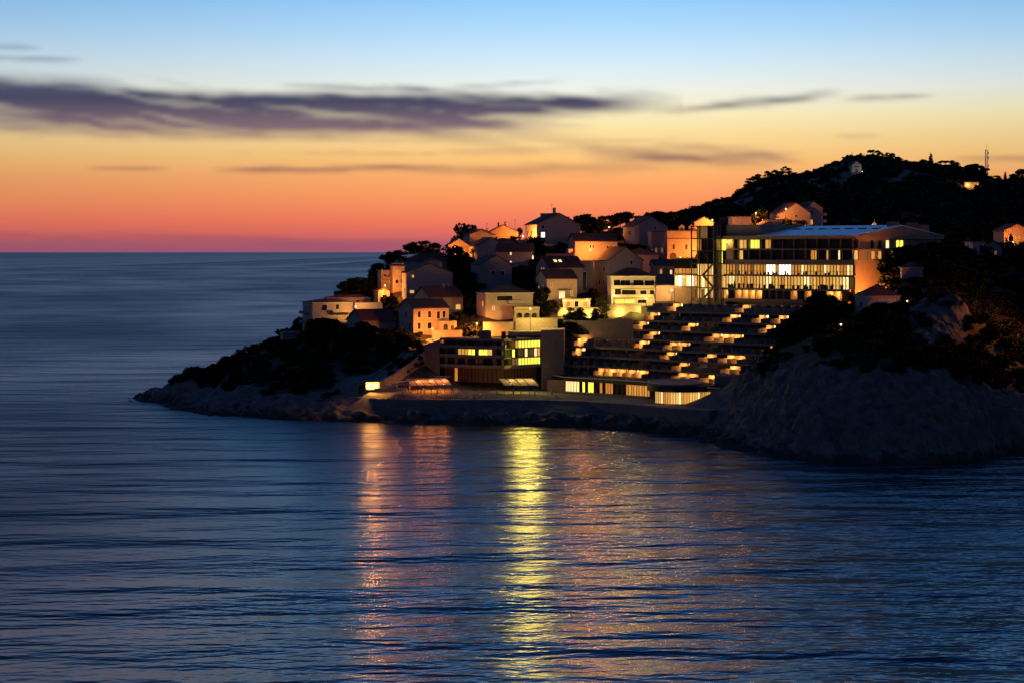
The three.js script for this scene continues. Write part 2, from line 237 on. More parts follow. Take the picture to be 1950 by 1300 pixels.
// o: px, py = foot of the front wall's middle; Z = its depth; w, h = width and eaves height of the front in photo pixels; d = depth in metres; turn in degrees; roof; rise in metres; wins = [face, across 0-1, up 0-1, width, height, material]
function house(o) {
  const k = o.Z / F, turn = (o.turn || 0) * deg, w = o.w * k / Math.cos(turn), h = o.h * k, d = o.d || 9, wall = M[o.wall || 'plaster'], roofM = M[o.roofM || 'roof_tile'], rise = o.rise ?? 2.2;
  const foot = at(o.px, o.py, o.Z), c = foot.clone().add(new V3(-Math.sin(turn) * d / 2, 0, -Math.cos(turn) * d / 2));
  const g = thing(o.name || 'house', o.label, o.category || 'house', c, turn, o.group);
  for (const [sx, sz] of [[-0.5, -0.5], [0.5, -0.5], [-0.5, 0.5], [0.5, 0.5], [0, 0]]) { const q = new V3(sx * w, 0, sz * d).applyAxisAngle(new V3(0, 1, 0), turn).add(c); GROUND_EXTRA.push([q.x, -q.z, c.y - 0.3]); }
  const dn = o.down ?? 3, ov = 0.4, th = 0.24;
  const rt = o.roof || 'side';
  const body = (hw, len) => { const s = poly([[-hw, -dn], [hw, -dn], [hw, h], [0, h + rise * (hw / (hw))], [-hw, h]], len); s.translate(0, 0, -len / 2); return s; };
  const chev = (hw, len) => { const sl = rise / hw, e = hw + ov, y0 = h - sl * ov + 0.02; const s = poly([[-e, y0], [0, h + rise + 0.02], [e, y0], [e, y0 + th], [0, h + rise + 0.02 + th], [-e, y0 + th]], len + 2 * ov); s.translate(0, 0, -len / 2 - ov); return s; };
  if (rt === 'gable') { mesh('wall', body(w / 2, d), wall, g); mesh('roof', chev(w / 2, d), roofM, g); }
  else if (rt === 'side') { mesh('wall', body(d / 2, w).rotateY(Math.PI / 2), wall, g); mesh('roof', chev(d / 2, w).rotateY(Math.PI / 2), roofM, g); }
  else {
    box('wall', wall, g, w, h + dn, d, 0, -dn, 0);
    if (rt === 'flat') { box('roof', M.concrete, g, w + 0.7, 0.3, d + 0.7, 0, h + 0.003, 0); if (o.parapet) box('parapet', wall, g, w - 0.4, o.parapet, d - 0.4, 0, h + 0.306, 0); }
    else {
      const a = w / 2 + ov, b = d / 2 + ov, r = Math.max(0, a - b), rz = Math.max(0, b - a), y = h + 0.01, t = h + rise;
      const P = [[-a, y, b], [a, y, b], [a, y, -b], [-a, y, -b], [-r, t, rz], [r, t, -rz === 0 ? 0 : rz], [r, t, -rz], [-r, t, -rz]], tri = [0, 1, 5, 0, 5, 4, 1, 2, 6, 1, 6, 5, 2, 3, 7, 2, 7, 6, 3, 0, 4, 3, 4, 7, 0, 2, 1, 0, 3, 2], pos = [], uv = [];
      for (const i of tri) { pos.push(...P[i]); uv.push(P[i][0] + P[i][2], P[i][1] * 2); }
      const rg = new THREE.BufferGeometry(); rg.setAttribute('position', new THREE.Float32BufferAttribute(pos, 3)); rg.setAttribute('uv', new THREE.Float32BufferAttribute(uv, 2)); rg.computeVertexNormals(); mesh('roof', rg, roofM, g);
      box('eaves', M.white_paint, g, w + 2 * ov - 0.1, 0.18, d + 2 * ov - 0.1, 0, h - 0.18, 0);
    }
  }
  for (const [face, u, v, ww, wh, m] of o.wins || []) {
    const lit = m && m.startsWith('lit'), p = grp('window', g), fr = box('frame', M[o.trim || 'white_paint'], p, ww + 0.34, wh + 0.3, 0.1, 0, -0.15, 0); fr.name = 'frame';
    box(lit ? 'lit_window_pane' : 'pane', m ? M[m] : M.glass, p, ww, wh, 0.1, 0, 0, 0.03);
    box('bar', M[lit ? 'wood' : 'shutter'], p, 0.08, wh, 0.06, 0, 0, 0.06);
    const y = v * h - wh / 2;
    if (face === 'f') p.position.set((u - 0.5) * w, y, d / 2 + 0.04); else if (face === 'l') { p.position.set(-w / 2 - 0.04, y, (u - 0.5) * d); p.rotation.y = -Math.PI / 2; } else { p.position.set(w / 2 + 0.04, y, (0.5 - u) * d); p.rotation.y = Math.PI / 2; }
  }
  for (const [u, v, cw, ch] of o.chimneys || []) { const cx = (u - 0.5) * w, cz = (0.5 - v) * d, ry = rt === 'side' ? h + rise * (1 - Math.abs(cz) / (d / 2)) : rt === 'gable' ? h + rise * (1 - Math.abs(cx) / (w / 2)) : h; const c2 = box('chimney', wall, g, cw, ch + 0.8, cw, cx, ry - 0.4, cz); box('cap', roofM, c2, cw + 0.25, 0.14, cw + 0.25, 0, ch + 0.83, 0); }
  for (const [u, v, bw, bd] of o.balconies || []) { const b = grp('balcony', g); b.position.set((u - 0.5) * w, v * h, d / 2 + bd / 2 + 0.06); box('slab', M.concrete, b, bw, 0.2, bd, 0, -0.2, 0); box('railing', wall, b, bw, 0.95, 0.1, 0, 0.003, bd / 2 - 0.05); }
  o.more?.(g, w, h, d);
  g.userData.size = [w, h, d];
  return g;
}
const aerial = (x, y, z, L) => (g) => { const m = mesh('aerial', new THREE.CylinderGeometry(0.05, 0.05, L, 5), M.dark_metal, g); m.position.set(x, y + L / 2, z); const b = box('crossbar', M.dark_metal, m, 0.9, 0.07, 0.07, 0, L * 0.35, 0); return b; };
const arch = (g, m, x, y, z, r, hh) => { const s = new THREE.Shape(); s.moveTo(-r, 0); s.lineTo(r, 0); s.lineTo(r, hh); s.absarc(0, hh, r, 0, Math.PI); s.lineTo(-r, 0); const e = new THREE.ExtrudeGeometry(s, { depth: 0.1, bevelEnabled: false, curveSegments: 10 }); const a = mesh('archway', e, m, g); a.position.set(x, y, z); return a; };

house({ label: 'orange lit two storey house with dark shutters above the coast road', px: 821, py: 630, Z: 650, w: 66, h: 43, d: 11, turn: 27, rise: 2.6, wall: 'plaster_warm',
  wins: [['f', 0.16, 0.72, 0.95, 1.9], ['f', 0.45, 0.72, 0.95, 1.9], ['f', 0.70, 0.68, 0.9, 2.2], ['f', 0.86, 0.72, 0.9, 1.9], ['f', 0.16, 0.22, 0.95, 1.9], ['f', 0.45, 0.22, 1.3, 1.9], ['l', 0.5, 0.7, 1, 2], ['l', 0.3, 0.25, 1, 1.6], ['l', 0.75, 0.2, 1, 2]],
  more: (g, w, h, d) => { box('terrace_annex', M.plaster_warm, g, 5.6, 4.1, 3.2, w / 2 - 1.6, -1, d / 2 + 1.6); arch(g, M.shutter, w / 2 - 2.6, -0.2, d / 2 + 3.16, 0.75, 1.6); arch(g, M.shutter, w / 2 - 0.3, -0.2, d / 2 + 3.16, 0.55, 1.4); } });
house({ label: 'tall pale grey gable house with one small square upper window', px: 818, py: 566, Z: 690, w: 88, h: 46, d: 12, turn: 10, roof: 'gable', rise: 3.0, roofM: 'roof_tile_dark', wall: 'plaster', wins: [['f', 0.14, 0.86, 0.6, 0.8, 'lit_warm'], ['f', 0.12, 0.22, 1.3, 0.9, 'lit_warm'], ['l', 0.3, 0.6, 1.2, 1.6], ['l', 0.65, 0.25, 1.2, 1.8]] });
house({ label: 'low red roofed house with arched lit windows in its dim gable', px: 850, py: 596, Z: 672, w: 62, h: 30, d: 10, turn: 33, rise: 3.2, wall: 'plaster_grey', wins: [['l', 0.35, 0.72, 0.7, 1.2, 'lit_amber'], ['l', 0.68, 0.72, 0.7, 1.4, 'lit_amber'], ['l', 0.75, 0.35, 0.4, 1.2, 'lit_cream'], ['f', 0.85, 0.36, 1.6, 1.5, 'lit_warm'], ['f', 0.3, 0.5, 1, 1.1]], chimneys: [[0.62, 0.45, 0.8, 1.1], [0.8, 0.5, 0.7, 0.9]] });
house({ label: 'long house with dark hipped roof behind the grey gable house', px: 816, py: 528, Z: 728, w: 92, h: 28, d: 11, turn: 6, roof: 'hip', rise: 3.2, wall: 'plaster', wins: [['f', 0.6, 0.55, 0.9, 1.6], ['f', 0.2, 0.5, 1, 1.4]] });
house({ label: 'dormer house with a small gable beside the long hipped roof', px: 826, py: 530, Z: 718, w: 30, h: 30, d: 6, turn: 12, roof: 'gable', rise: 1.4, wall: 'plaster', wins: [['f', 0.5, 0.72, 0.9, 1.7]] });
house({ label: 'narrow orange lit house stepping up behind the bright street lamp', px: 738, py: 548, Z: 712, w: 24, h: 32, d: 7, turn: 14, roof: 'flat', wall: 'plaster_warm', wins: [['f', 0.3, 0.7, 0.8, 1.1], ['f', 0.72, 0.35, 0.8, 1.3, 'lit_orange']], balconies: [[0.5, 0.5, 3.6, 1.2]] });
house({ label: 'tall narrow orange house beside the street lamp with a roof terrace', px: 759, py: 552, Z: 704, w: 22, h: 44, d: 8, turn: 10, roof: 'flat', parapet: 0.8, wall: 'plaster_warm', wins: [['f', 0.5, 0.75, 1.0, 1.2, 'lit_orange'], ['f', 0.35, 0.35, 1, 1.3], ['f', 0.75, 0.35, 0.8, 1.3]] });
house({ label: 'small brightly lit shed like house under the bright street lamp', px: 731, py: 576, Z: 700, w: 22, h: 21, d: 6, turn: 18, roof: 'gable', rise: 0.8, wall: 'plaster_warm', wins: [['f', 0.55, 0.4, 1.3, 2.0]] });
house({ label: 'flat fronted three storey house with side balconies over the sea', px: 633, py: 632, Z: 690, w: 74, h: 56, d: 10, turn: 24, roof: 'hip', rise: 1.1, roofM: 'roof_tile_dark', wall: 'plaster', wins: [['f', 0.3, 0.82, 1.6, 1.8], ['f', 0.62, 0.84, 1.0, 1.6], ['f', 0.75, 0.46, 2.6, 1.5, 'lit_orange'], ['f', 0.78, 0.18, 2.2, 1.2, 'lit_amber'], ['l', 0.3, 0.8, 1, 1.6], ['l', 0.7, 0.8, 1, 1.6], ['l', 0.5, 0.4, 1, 1.6]],
  balconies: [[0.68, 0.66, 6, 1.5], [0.68, 0.33, 6, 1.5]], more: (g, w, h, d) => { for (const v of [0.3, 0.62]) { const b = grp('balcony', g); b.position.set(-w / 2 - 0.9, v * h, -1); box('slab', M.concrete, b, 1.7, 0.22, 5, 0, -0.2, 0); box('railing', M.plaster_grey, b, 0.1, 0.9, 5, -0.8, 0.003, 0); } } });
house({ label: 'long low house with a dark flat pitched roof beside the shed', px: 664, py: 584, Z: 706, w: 84, h: 17, d: 9, turn: 5, roof: 'hip', rise: 1.0, roofM: 'roof_tile_dark', wall: 'plaster', wins: [['f', 0.3, 0.5, 1.2, 1.2], ['f', 0.7, 0.5, 1.2, 1.2]] });
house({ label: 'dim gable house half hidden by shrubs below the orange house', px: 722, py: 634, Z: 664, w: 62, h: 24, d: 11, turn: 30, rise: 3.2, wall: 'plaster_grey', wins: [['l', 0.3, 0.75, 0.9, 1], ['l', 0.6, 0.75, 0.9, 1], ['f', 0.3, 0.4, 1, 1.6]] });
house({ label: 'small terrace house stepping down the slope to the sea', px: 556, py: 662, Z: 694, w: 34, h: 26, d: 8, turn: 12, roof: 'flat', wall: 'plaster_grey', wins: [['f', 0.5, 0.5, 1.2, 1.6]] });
house({ label: 'orange gable house at the seaward end of the ridge', px: 874, py: 492, Z: 752, w: 40, h: 24, d: 10, turn: 8, roof: 'gable', rise: 2.3, wall: 'plaster_warm', wins: [['f', 0.5, 0.6, 0.8, 1.2]], more: (g, w, h, d) => { for (const v of [0.35, 0.75]) { const b = grp('balcony', g); b.position.set(-w / 2 - 0.7, v * h, 1); box('slab', M.concrete, b, 1.3, 0.2, 3.4, 0, -0.2, 0); box('railing', M.dark_metal, b, 0.06, 0.9, 3.4, -0.6, 0.003, 0); } } });
house({ label: 'dark house with stacked roofs between two orange gables', px: 918, py: 484, Z: 756, w: 48, h: 36, d: 10, turn: 14, roof: 'gable', rise: 2, wall: 'plaster_warm', roofM: 'roof_tile_dark', wins: [['f', 0.7, 0.7, 1.2, 1.1], ['l', 0.5, 0.6, 1, 1.5]], chimneys: [[0.8, 0.4, 0.7, 1]], more: aerial(3, 8, 0, 3.4) });
house({ label: 'orange gable house with three chimneys on the ridge', px: 959, py: 470, Z: 764, w: 56, h: 27, d: 10, turn: 5, roof: 'gable', rise: 2.6, wall: 'plaster_warm', wins: [['f', 0.25, 0.6, 1, 1.3]], chimneys: [[0.36, 0.5, 0.6, 1.2], [0.6, 0.55, 0.6, 1.4]], more: aerial(4.6, 6, 0, 4) });
house({ label: 'pale plain gable house with a dark low annex roof', px: 936, py: 500, Z: 740, w: 54, h: 31, d: 11, turn: 16, roof: 'gable', rise: 2.9, roofM: 'roof_tile_dark', wall: 'plaster', wins: [['l', 0.5, 0.6, 1, 1.4]] });
house({ label: 'small brown gable house behind the pale plain gable', px: 968, py: 480, Z: 748, w: 34, h: 17, d: 9, turn: 20, roof: 'gable', rise: 1.4, roofM: 'roof_tile_dark', wall: 'plaster_grey', wins: [['f', 0.5, 0.5, 1, 1.1]] });
house({ label: 'wide house with a long dark roof and one tiny lit window', px: 978, py: 504, Z: 722, w: 66, h: 25, d: 9, turn: -8, rise: 2.7, roofM: 'roof_tile_dark', wall: 'plaster', wins: [['f', 0.42, 0.82, 0.5, 0.9, 'lit_cream'], ['f', 0.42, 0.2, 0.5, 0.5, 'lit_cream'], ['r', 0.5, 0.5, 1.2, 1.5, 'lit_white']], chimneys: [[0.6, 0.7, 0.5, 1.6]] });
house({ label: 'big gable house with chimney and aerial at the top of the village', px: 1064, py: 462, Z: 758, w: 84, h: 34, d: 13, turn: 18, roof: 'gable', rise: 4.0, roofM: 'roof_tile_dark', wall: 'plaster', wins: [['f', 0.14, 0.42, 1.3, 1.7, 'lit_white'], ['f', 0.14, 0.85, 1, 1.2], ['l', 0.6, 0.5, 1.2, 1.8], ['l', 0.25, 0.5, 1.2, 1.8]], chimneys: [[0.48, 0.3, 0.9, 1.7], [0.3, 0.6, 1.5, 1.2], [0.85, 0.5, 0.8, 1.2]], more: aerial(-0.4, 11.5, 0, 2.6) });
house({ label: 'bright orange stone house lit by the street lamp at its front', px: 1136, py: 500, Z: 716, w: 82, h: 40, d: 10, turn: 12, rise: 2.6, wall: 'stone_wall', roofM: 'roof_tile', wins: [['f', 0.36, 0.75, 0.6, 1.1], ['f', 0.42, 0.75, 0.6, 1.1], ['f', 0.76, 0.72, 0.6, 0.7], ['f', 0.86, 0.6, 0.7, 1.5, 'lit_amber'], ['f', 0.93, 0.75, 0.5, 0.6]],
  more: (g, w, h, d) => { box('side_annex', M.stone_wall, g, 2.4, 6.2, 6, w / 2 + 1.21, -1, -1); box('low_annex', M.plaster_warm, g, 2, 5.6, 4, -w / 2 - 1.01, -1, 2); box('window', M.shutter, g, 0.9, 1.2, 0.1, -w / 2 - 1, 2.4, 4.04); } });
house({ label: 'house with two lit skylights in its dark red roof', px: 1078, py: 556, Z: 690, w: 66, h: 47, d: 10, turn: 24, rise: 3.4, wall: 'plaster', wins: [['l', 0.45, 0.92, 0.6, 1, 'lit_orange'], ['l', 0.62, 0.92, 0.6, 1, 'lit_orange'], ['l', 0.5, 0.5, 1, 1.5]],
  more: (g, w, h, d) => { for (const [u, m] of [[-0.22, 'lit_cream'], [-0.08, 'lit_cream'], [0.16, 'glass']]) { const s = box('skylight', M[m], g, 1.0, 0.1, 1.2, u * w, h + 2.0, d / 4); s.rotation.x = Math.atan(3.4 / 5); } } });
house({ label: 'grey block house with a tall narrow stair window', px: 1118, py: 556, Z: 694, w: 25, h: 58, d: 9, turn: 8, roof: 'flat', wall: 'plaster_grey', wins: [['f', 0.3, 0.35, 1.3, 6]] });
house({ label: 'pale house with red roof and a bright open terrace door', px: 1070, py: 575, Z: 676, w: 58, h: 44, d: 10, turn: 20, rise: 2.7, wall: 'plaster', wins: [['f', 0.15, 0.72, 0.5, 1.4, 'lit_amber'], ['f', 0.5, 0.28, 1.9, 2.3, 'lit_cream'], ['f', 0.82, 0.36, 0.6, 1.3, 'lit_amber'], ['l', 0.3, 0.6, 0.3, 1.4, 'lit_cream'], ['l', 0.7, 0.55, 0.3, 2, 'lit_white']], more: (g, w, h, d) => box('awning', M.wood, g, 4, 0.15, 1.6, 0.4, h * 0.5, d / 2 + 0.8) });
house({ name: 'terrace_pavilion', label: 'low flat pavilion with orange lit front below the pale house', category: 'pavilion', px: 1098, py: 588, Z: 669, w: 52, h: 17, d: 5, turn: 2, roof: 'flat', wall: 'plaster', wins: [['f', 0.2, 0.5, 1.4, 1.6, 'lit_orange'], ['f', 0.5, 0.5, 1.2, 1.8], ['f', 0.82, 0.5, 1.4, 1.6, 'lit_amber']] });
house({ label: 'dim hipped house above the arched terrace wall', px: 970, py: 600, Z: 662, w: 90, h: 42, d: 11, turn: 16, roof: 'hip', rise: 2.4, roofM: 'roof_tile_dark', wall: 'plaster', wins: [['l', 0.7, 0.5, 0.8, 1.6, 'lit_warm'], ['f', 0.16, 0.3, 0.8, 1.3, 'lit_warm'], ['f', 0.4, 0.75, 5, 1.5], ['f', 0.6, 0.3, 1.2, 1.4]], balconies: [[0.68, 0.52, 7, 1.6]] });
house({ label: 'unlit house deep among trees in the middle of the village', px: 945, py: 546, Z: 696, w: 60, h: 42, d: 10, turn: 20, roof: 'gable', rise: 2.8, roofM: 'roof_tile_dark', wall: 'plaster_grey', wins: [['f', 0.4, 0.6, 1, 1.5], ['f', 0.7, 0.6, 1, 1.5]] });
house({ label: 'brown gable house with one dark window above the white villa', px: 1192, py: 552, Z: 696, w: 66, h: 56, d: 12, turn: 22, roof: 'gable', rise: 4.2, wall: 'plaster', roofM: 'roof_tile_dark', wins: [['f', 0.66, 0.92, 0.7, 1.2], ['l', 0.7, 0.7, 1.2, 1.5], ['l', 0.65, 0.25, 1, 1.6], ['l', 0.4, 0.25, 1, 1.6]] });
house({ label: 'house with dark hipped roof behind the brown gable house', px: 1224, py: 524, Z: 718, w: 62, h: 38, d: 10, turn: 10, roof: 'hip', rise: 2.4, roofM: 'roof_tile_dark', wall: 'plaster', wins: [['f', 0.26, 0.7, 1.1, 1.3], ['f', 0.75, 0.65, 0.8, 1.1]] });
house({ name: 'villa', label: 'modern white villa with wide dark glazing and a lit ground floor', category: 'villa', px: 1206, py: 580, Z: 670, w: 84, h: 54, d: 11, turn: 4, roof: 'hip', rise: 2.6, wall: 'plaster_white', wins: [['f', 0.13, 0.74, 1.9, 2.1], ['f', 0.32, 0.74, 3.0, 1.9], ['f', 0.62, 0.74, 3.2, 1.9], ['f', 0.87, 0.74, 3.0, 1.9], ['f', 0.15, 0.42, 1.9, 2.4], ['f', 0.4, 0.4, 4.4, 1.9], ['f', 0.73, 0.42, 1.9, 1.2], ['f', 0.93, 0.42, 1.4, 1.3], ['f', 0.2, 0.1, 2.6, 1.1, 'lit_yellow'], ['f', 0.42, 0.1, 3.0, 1.1, 'lit_yellow'], ['f', 0.7, 0.1, 2.6, 1.1]], balconies: [[0.5, 0.56, 12.8, 1.3], [0.5, 0.24, 12.8, 1.3]] });
house({ label: 'grey stone house with two small lit windows beside the villa', px: 1267, py: 548, Z: 690, w: 40, h: 42, d: 9, turn: 6, rise: 1.8, roofM: 'roof_tile_dark', wall: 'plaster_grey', wins: [['f', 0.3, 0.72, 0.6, 1.3, 'lit_amber'], ['f', 0.78, 0.7, 0.6, 1.3, 'lit_cream']] });
house({ label: 'white flat house with lamp lit terrace beside the hotel balconies', px: 1267, py: 572, Z: 674, w: 36, h: 27, d: 8, turn: 20, roof: 'flat', wall: 'plaster_white', wins: [['f', 0.72, 0.55, 0.7, 1.1, 'lit_amber']] });
house({ label: 'tall pale gable house with steep roof among pines', px: 1240, py: 462, Z: 752, w: 66, h: 30, d: 12, turn: 16, roof: 'gable', rise: 3.7, roofM: 'roof_tile_dark', wall: 'plaster', wins: [['f', 0.62, 0.9, 0.8, 0.8], ['l', 0.6, 0.6, 1, 1.5]] });
house({ label: 'brown lower house in front of the steep gable house', px: 1256, py: 492, Z: 742, w: 32, h: 50, d: 7, turn: 6, roof: 'flat', wall: 'plaster', wins: [['f', 0.3, 0.3, 0.7, 1.5, 'lit_dim'], ['f', 0.65, 0.3, 0.7, 1.5, 'lit_dim']] });
house({ label: 'glowing orange inn with two dormers and a black band of lettering', category: 'inn', name: 'inn', px: 1299, py: 492, Z: 730, w: 56, h: 51, d: 10, turn: 0, roof: 'flat', wall: 'plaster_warm', trim: 'plaster_warm', wins: [['f', 0.22, 0.42, 0.7, 1.6, 'shutter'], ['f', 0.65, 0.42, 0.8, 1.7, 'shutter']],
  more: (g, w, h, d) => {
    for (const u of [0.5, 0.83]) { const dm = grp('dormer', g); dm.position.set((u - 0.5) * w, h + 0.31, d / 2 - 1.2); const s = poly([[-1, 0], [1, 0], [1, 1.3], [0, 2.1], [-1, 1.3]], 2); s.translate(0, 0, -1); mesh('gable', s, M.plaster_warm, dm); box('window', M.shutter, dm, 0.5, 0.9, 0.08, 0, 0.3, 1.02); }
    box('band', M.wood, g, w * 0.46, 0.3, 0.1, -w * 0.26, h * 0.72, d / 2 + 0.06);
    const r = rng(77); for (let i = 0; i < 11; i++) { const c = mesh('letter', new THREE.TorusGeometry(0.2 + r() * 0.1, 0.07, 5, 9, 3 + r() * 3), M.dark_metal, g); c.position.set(-0.1 + i * 0.47, h * 0.73 + (r() - 0.5) * 0.3, d / 2 + 0.1); c.rotation.z = r() * 6; }
    arch(g, M.wood, -w * 0.3, -0.4, d / 2 + 0.02, 1.1, 1.2);
  } });
house({ label: 'small orange gable house above the hotel stair tower', px: 1341, py: 452, Z: 790, w: 36, h: 28, d: 9, turn: 4, roof: 'gable', rise: 1.9, wall: 'plaster_warm', wins: [['f', 0.4, 0.6, 1, 1.4]] });
house({ label: 'grey box house with a flat roof behind the hotel', px: 1413, py: 452, Z: 800, w: 36, h: 38, d: 8, turn: 6, roof: 'flat', wall: 'plaster_white', wins: [['f', 0.3, 0.5, 1, 1.2]] });
house({ label: 'low orange gable shed peeking over the hotel roof', px: 1463, py: 448, Z: 790, w: 32, h: 17, d: 8, turn: 10, roof: 'gable', rise: 1.6, wall: 'plaster_warm' });
house({ name: 'apartment_house', label: 'pale apartment house with stepped gables and side balconies', category: 'apartment house', px: 1516, py: 446, Z: 812, w: 58, h: 40, d: 12, turn: 14, roof: 'gable', rise: 3.8, roofM: 'roof_tile_dark', wall: 'plaster', wins: [['f', 0.5, 0.85, 0.7, 0.9], ['f', 0.8, 0.45, 0.7, 1.4, 'lit_cream'], ['l', 0.5, 0.6, 1, 1.5]], more: (g, w, h) => { for (const v of [0.3, 0.62]) { const b = grp('balcony', g); b.position.set(-w / 2 - 1, v * h, 4.4); box('slab', M.concrete, b, 2, 0.2, 3, 0, -0.2, 0); box('railing', M.plaster, b, 2, 0.95, 0.1, 0, 0.003, 1.45); } } });
house({ name: 'apartment_house', label: 'tall pale block with stacked corner balconies beside the stepped gables', category: 'apartment house', px: 1550, py: 446, Z: 818, w: 36, h: 50, d: 10, turn: 14, roof: 'gable', rise: 2.4, roofM: 'roof_tile_dark', wall: 'plaster', wins: [['f', 0.35, 0.45, 1.4, 1.8, 'lit_amber'], ['f', 0.4, 0.8, 0.9, 1.3]], more: (g, w, h, d) => { for (const v of [0.2, 0.45, 0.7]) { const b = grp('balcony', g); b.position.set(w / 2 + 0.9, v * h, d / 2 - 2); box('slab', M.concrete, b, 1.7, 0.2, 3.6, 0, -0.2, 0); box('railing', M.plaster_white, b, 1.7, 0.95, 0.1, 0, 0.003, 1.75); } } });
house({ name: 'old_villa', label: 'dim old villa with hipped roof and veranda on the wooded outcrop', category: 'villa', px: 1684, py: 598, Z: 592, w: 64, h: 34, d: 9, turn: 14, roof: 'hip', rise: 3.2, roofM: 'roof_tile', wall: 'plaster', down: 6, wins: [['f', 0.6, 0.62, 5.0, 2.0, 'fabric_white'], ['l', 0.5, 0.5, 1, 1.6]], balconies: [[0.62, 0.28, 6, 1.4]] });
house({ label: 'grey house with a lit window half hidden by trees beside the hotel wall', px: 1738, py: 548, Z: 612, w: 40, h: 38, d: 8, turn: -6, roof: 'hip', rise: 1.8, roofM: 'roof_tile_dark', wall: 'plaster_grey', wins: [['f', 0.62, 0.42, 0.8, 0.9, 'lit_cream']] });
house({ label: 'white walled house on the slope with a tiny garden light', px: 1864, py: 482, Z: 700, w: 22, h: 20, d: 7, turn: 10, roof: 'flat', wall: 'plaster_white', wins: [['f', 0.7, 0.5, 0.8, 1.6]] });
house({ label: 'dark roofed house with one orange lit corner on the slope', px: 1893, py: 492, Z: 690, w: 30, h: 22, d: 8, turn: -12, roof: 'gable', rise: 2, roofM: 'roof_tile_dark', wall: 'plaster_grey', wins: [['f', 0.62, 0.4, 0.6, 1.6, 'lit_dim']] });
house({ label: 'large orange house with white gables beside a cypress on the slope', px: 1938, py: 474, Z: 720, w: 52, h: 34, d: 10, turn: 8, roof: 'gable', rise: 2.2, wall: 'plaster_warm', wins: [['f', 0.5, 0.5, 1.2, 1.6, 'lit_orange'], ['f', 0.3, 0.55, 1, 1.5]] });

// ---------- garden and retaining walls ----------
function wallThing(name, label, m, a, b, h, th = 0.6, cap = true, group) {   // a, b: [px, py of the top, Z]
  const A = at(...a), B = at(...b), mid = A.clone().add(B).multiplyScalar(0.5), g = thing(name, label, 'wall', new V3(mid.x, mid.y - h, mid.z), 0, group);
  const s = 2, n = Math.max(1, Math.round(A.distanceTo(B) / 14)), L = A.distanceTo(B) / n;
  for (let i = 0; i < n; i++) { const p = A.clone().lerp(B, i / n), q = A.clone().lerp(B, (i + 1) / n); for (const [nm, mm, ww, hh, dy] of [['wall_section', m, th, h + s, -(h + s)], ...(cap ? [['coping', M.concrete, th + 0.16, 0.16, 0.002]] : [])]) { const o = mesh(nm, boxGeo(Math.hypot(q.x - p.x, q.z - p.z), hh, ww), mm, g); o.position.set((p.x + q.x) / 2 - mid.x, p.y + dy - (mid.y - h) + (q.y - p.y) / 2, (p.z + q.z) / 2 - mid.z); o.rotation.y = -Math.atan2(q.z - p.z, q.x - p.x); } }
  return g;
}
wallThing('garden_wall', 'yellow lit garden wall running behind the terraced hotel bushes', M.stone_wall, [1062, 586, 666], [1158, 587, 666], 4.4);
wallThing('garden_wall', 'tall yellow lit stone wall with a doorway beside the hotel balconies', M.stone_wall, [1157, 586, 665], [1222, 578, 661], 5.2);
wallThing('retaining_wall', 'yellow lit wall below the arched terrace with round openings', M.stone_wall, [982, 606, 649], [1062, 607, 648], 3.2);
wallThing('retaining_wall', 'orange lit roadside wall below the orange house', M.stone_wall, [822, 629, 646], [880, 630, 647], 3.4);
wallThing('retaining_wall', 'dark retaining wall between the hotel rooms and the garden bushes', M.concrete, [1072, 613, 652], [1206, 607, 646], 8);
wallThing('retaining_wall', 'reddish roadside wall continuing below the arched terrace', M.stone_wall, [920, 614, 650], [984, 614, 650], 4);
wallThing('retaining_wall', 'long pale terrace wall on the dark shrubby slope', M.plaster_grey, [497, 666, 686], [618, 669, 674], 2.4);
wallThing('retaining_wall', 'short upper terrace wall under the small terrace house', M.plaster_grey, [540, 634, 697], [578, 628, 694], 3);
wallThing('garden_wall', 'pale garden wall in front of the shed like house', M.plaster, [676, 577, 692], [728, 577, 692], 2.4);
wallThing('garden_wall', 'orange lit low wall beside the bright ridge lamp', M.plaster_warm, [982, 462, 752], [1036, 454, 752], 2.6);
wallThing('garden_wall', 'orange terrace wall with posts in front of the stone house', M.plaster_warm, [1040, 481, 712], [1094, 486, 710], 2.2);
wallThing('retaining_wall', 'orange lit terrace wall below the apartment house', M.plaster, [1452, 418, 800], [1490, 420, 800], 4);
wallThing('retaining_wall', 'brownish masonry wall under the old villa veranda', M.stone_wall, [1676, 597, 588], [1730, 597, 586], 6);
{ // arched loggia below the dim hipped house
  const g = thing('arched_terrace', 'yellow lit terrace with three arches below the dim hipped house', 'terrace', at(1003, 609, 654), 8 * deg);
  const s = new THREE.Shape(); s.moveTo(-3.9, 0); s.lineTo(3.9, 0); s.lineTo(3.9, 3); s.lineTo(-3.9, 3); for (const x of [-2.4, 0, 2.4]) { const p = new THREE.Path(); p.moveTo(x - 0.9, 0.1); p.lineTo(x - 0.9, 1.2); p.absarc(x, 1.2, 0.9, Math.PI, 0, true); p.lineTo(x + 0.9, 0.1); s.holes.push(p); }
  const e = new THREE.ExtrudeGeometry(s, { depth: 0.5, bevelEnabled: false, curveSegments: 10 }); mesh('arcade', e, M.stone_wall, g); box('back_wall', M.stone_wall, g, 7.8, 4, 0.3, 0, -1, -2.6); box('deck', M.concrete, g, 8.1, 0.2, 3.6, 0, 3.003, -1.1); for (const x of [-2.4, 0, 2.4]) arch(g, M.shutter, x + 0.2, 0.1, -2.4, 0.85, 1.1); box('parapet', M.stone_wall, g, 8.1, 0.8, 0.2, 0, 3.206, 0.5);
  for (const [x, y, z] of [[0, 0, 0]]) GROUND_EXTRA.push([g.position.x, -g.position.z, g.position.y - 0.2]);
}

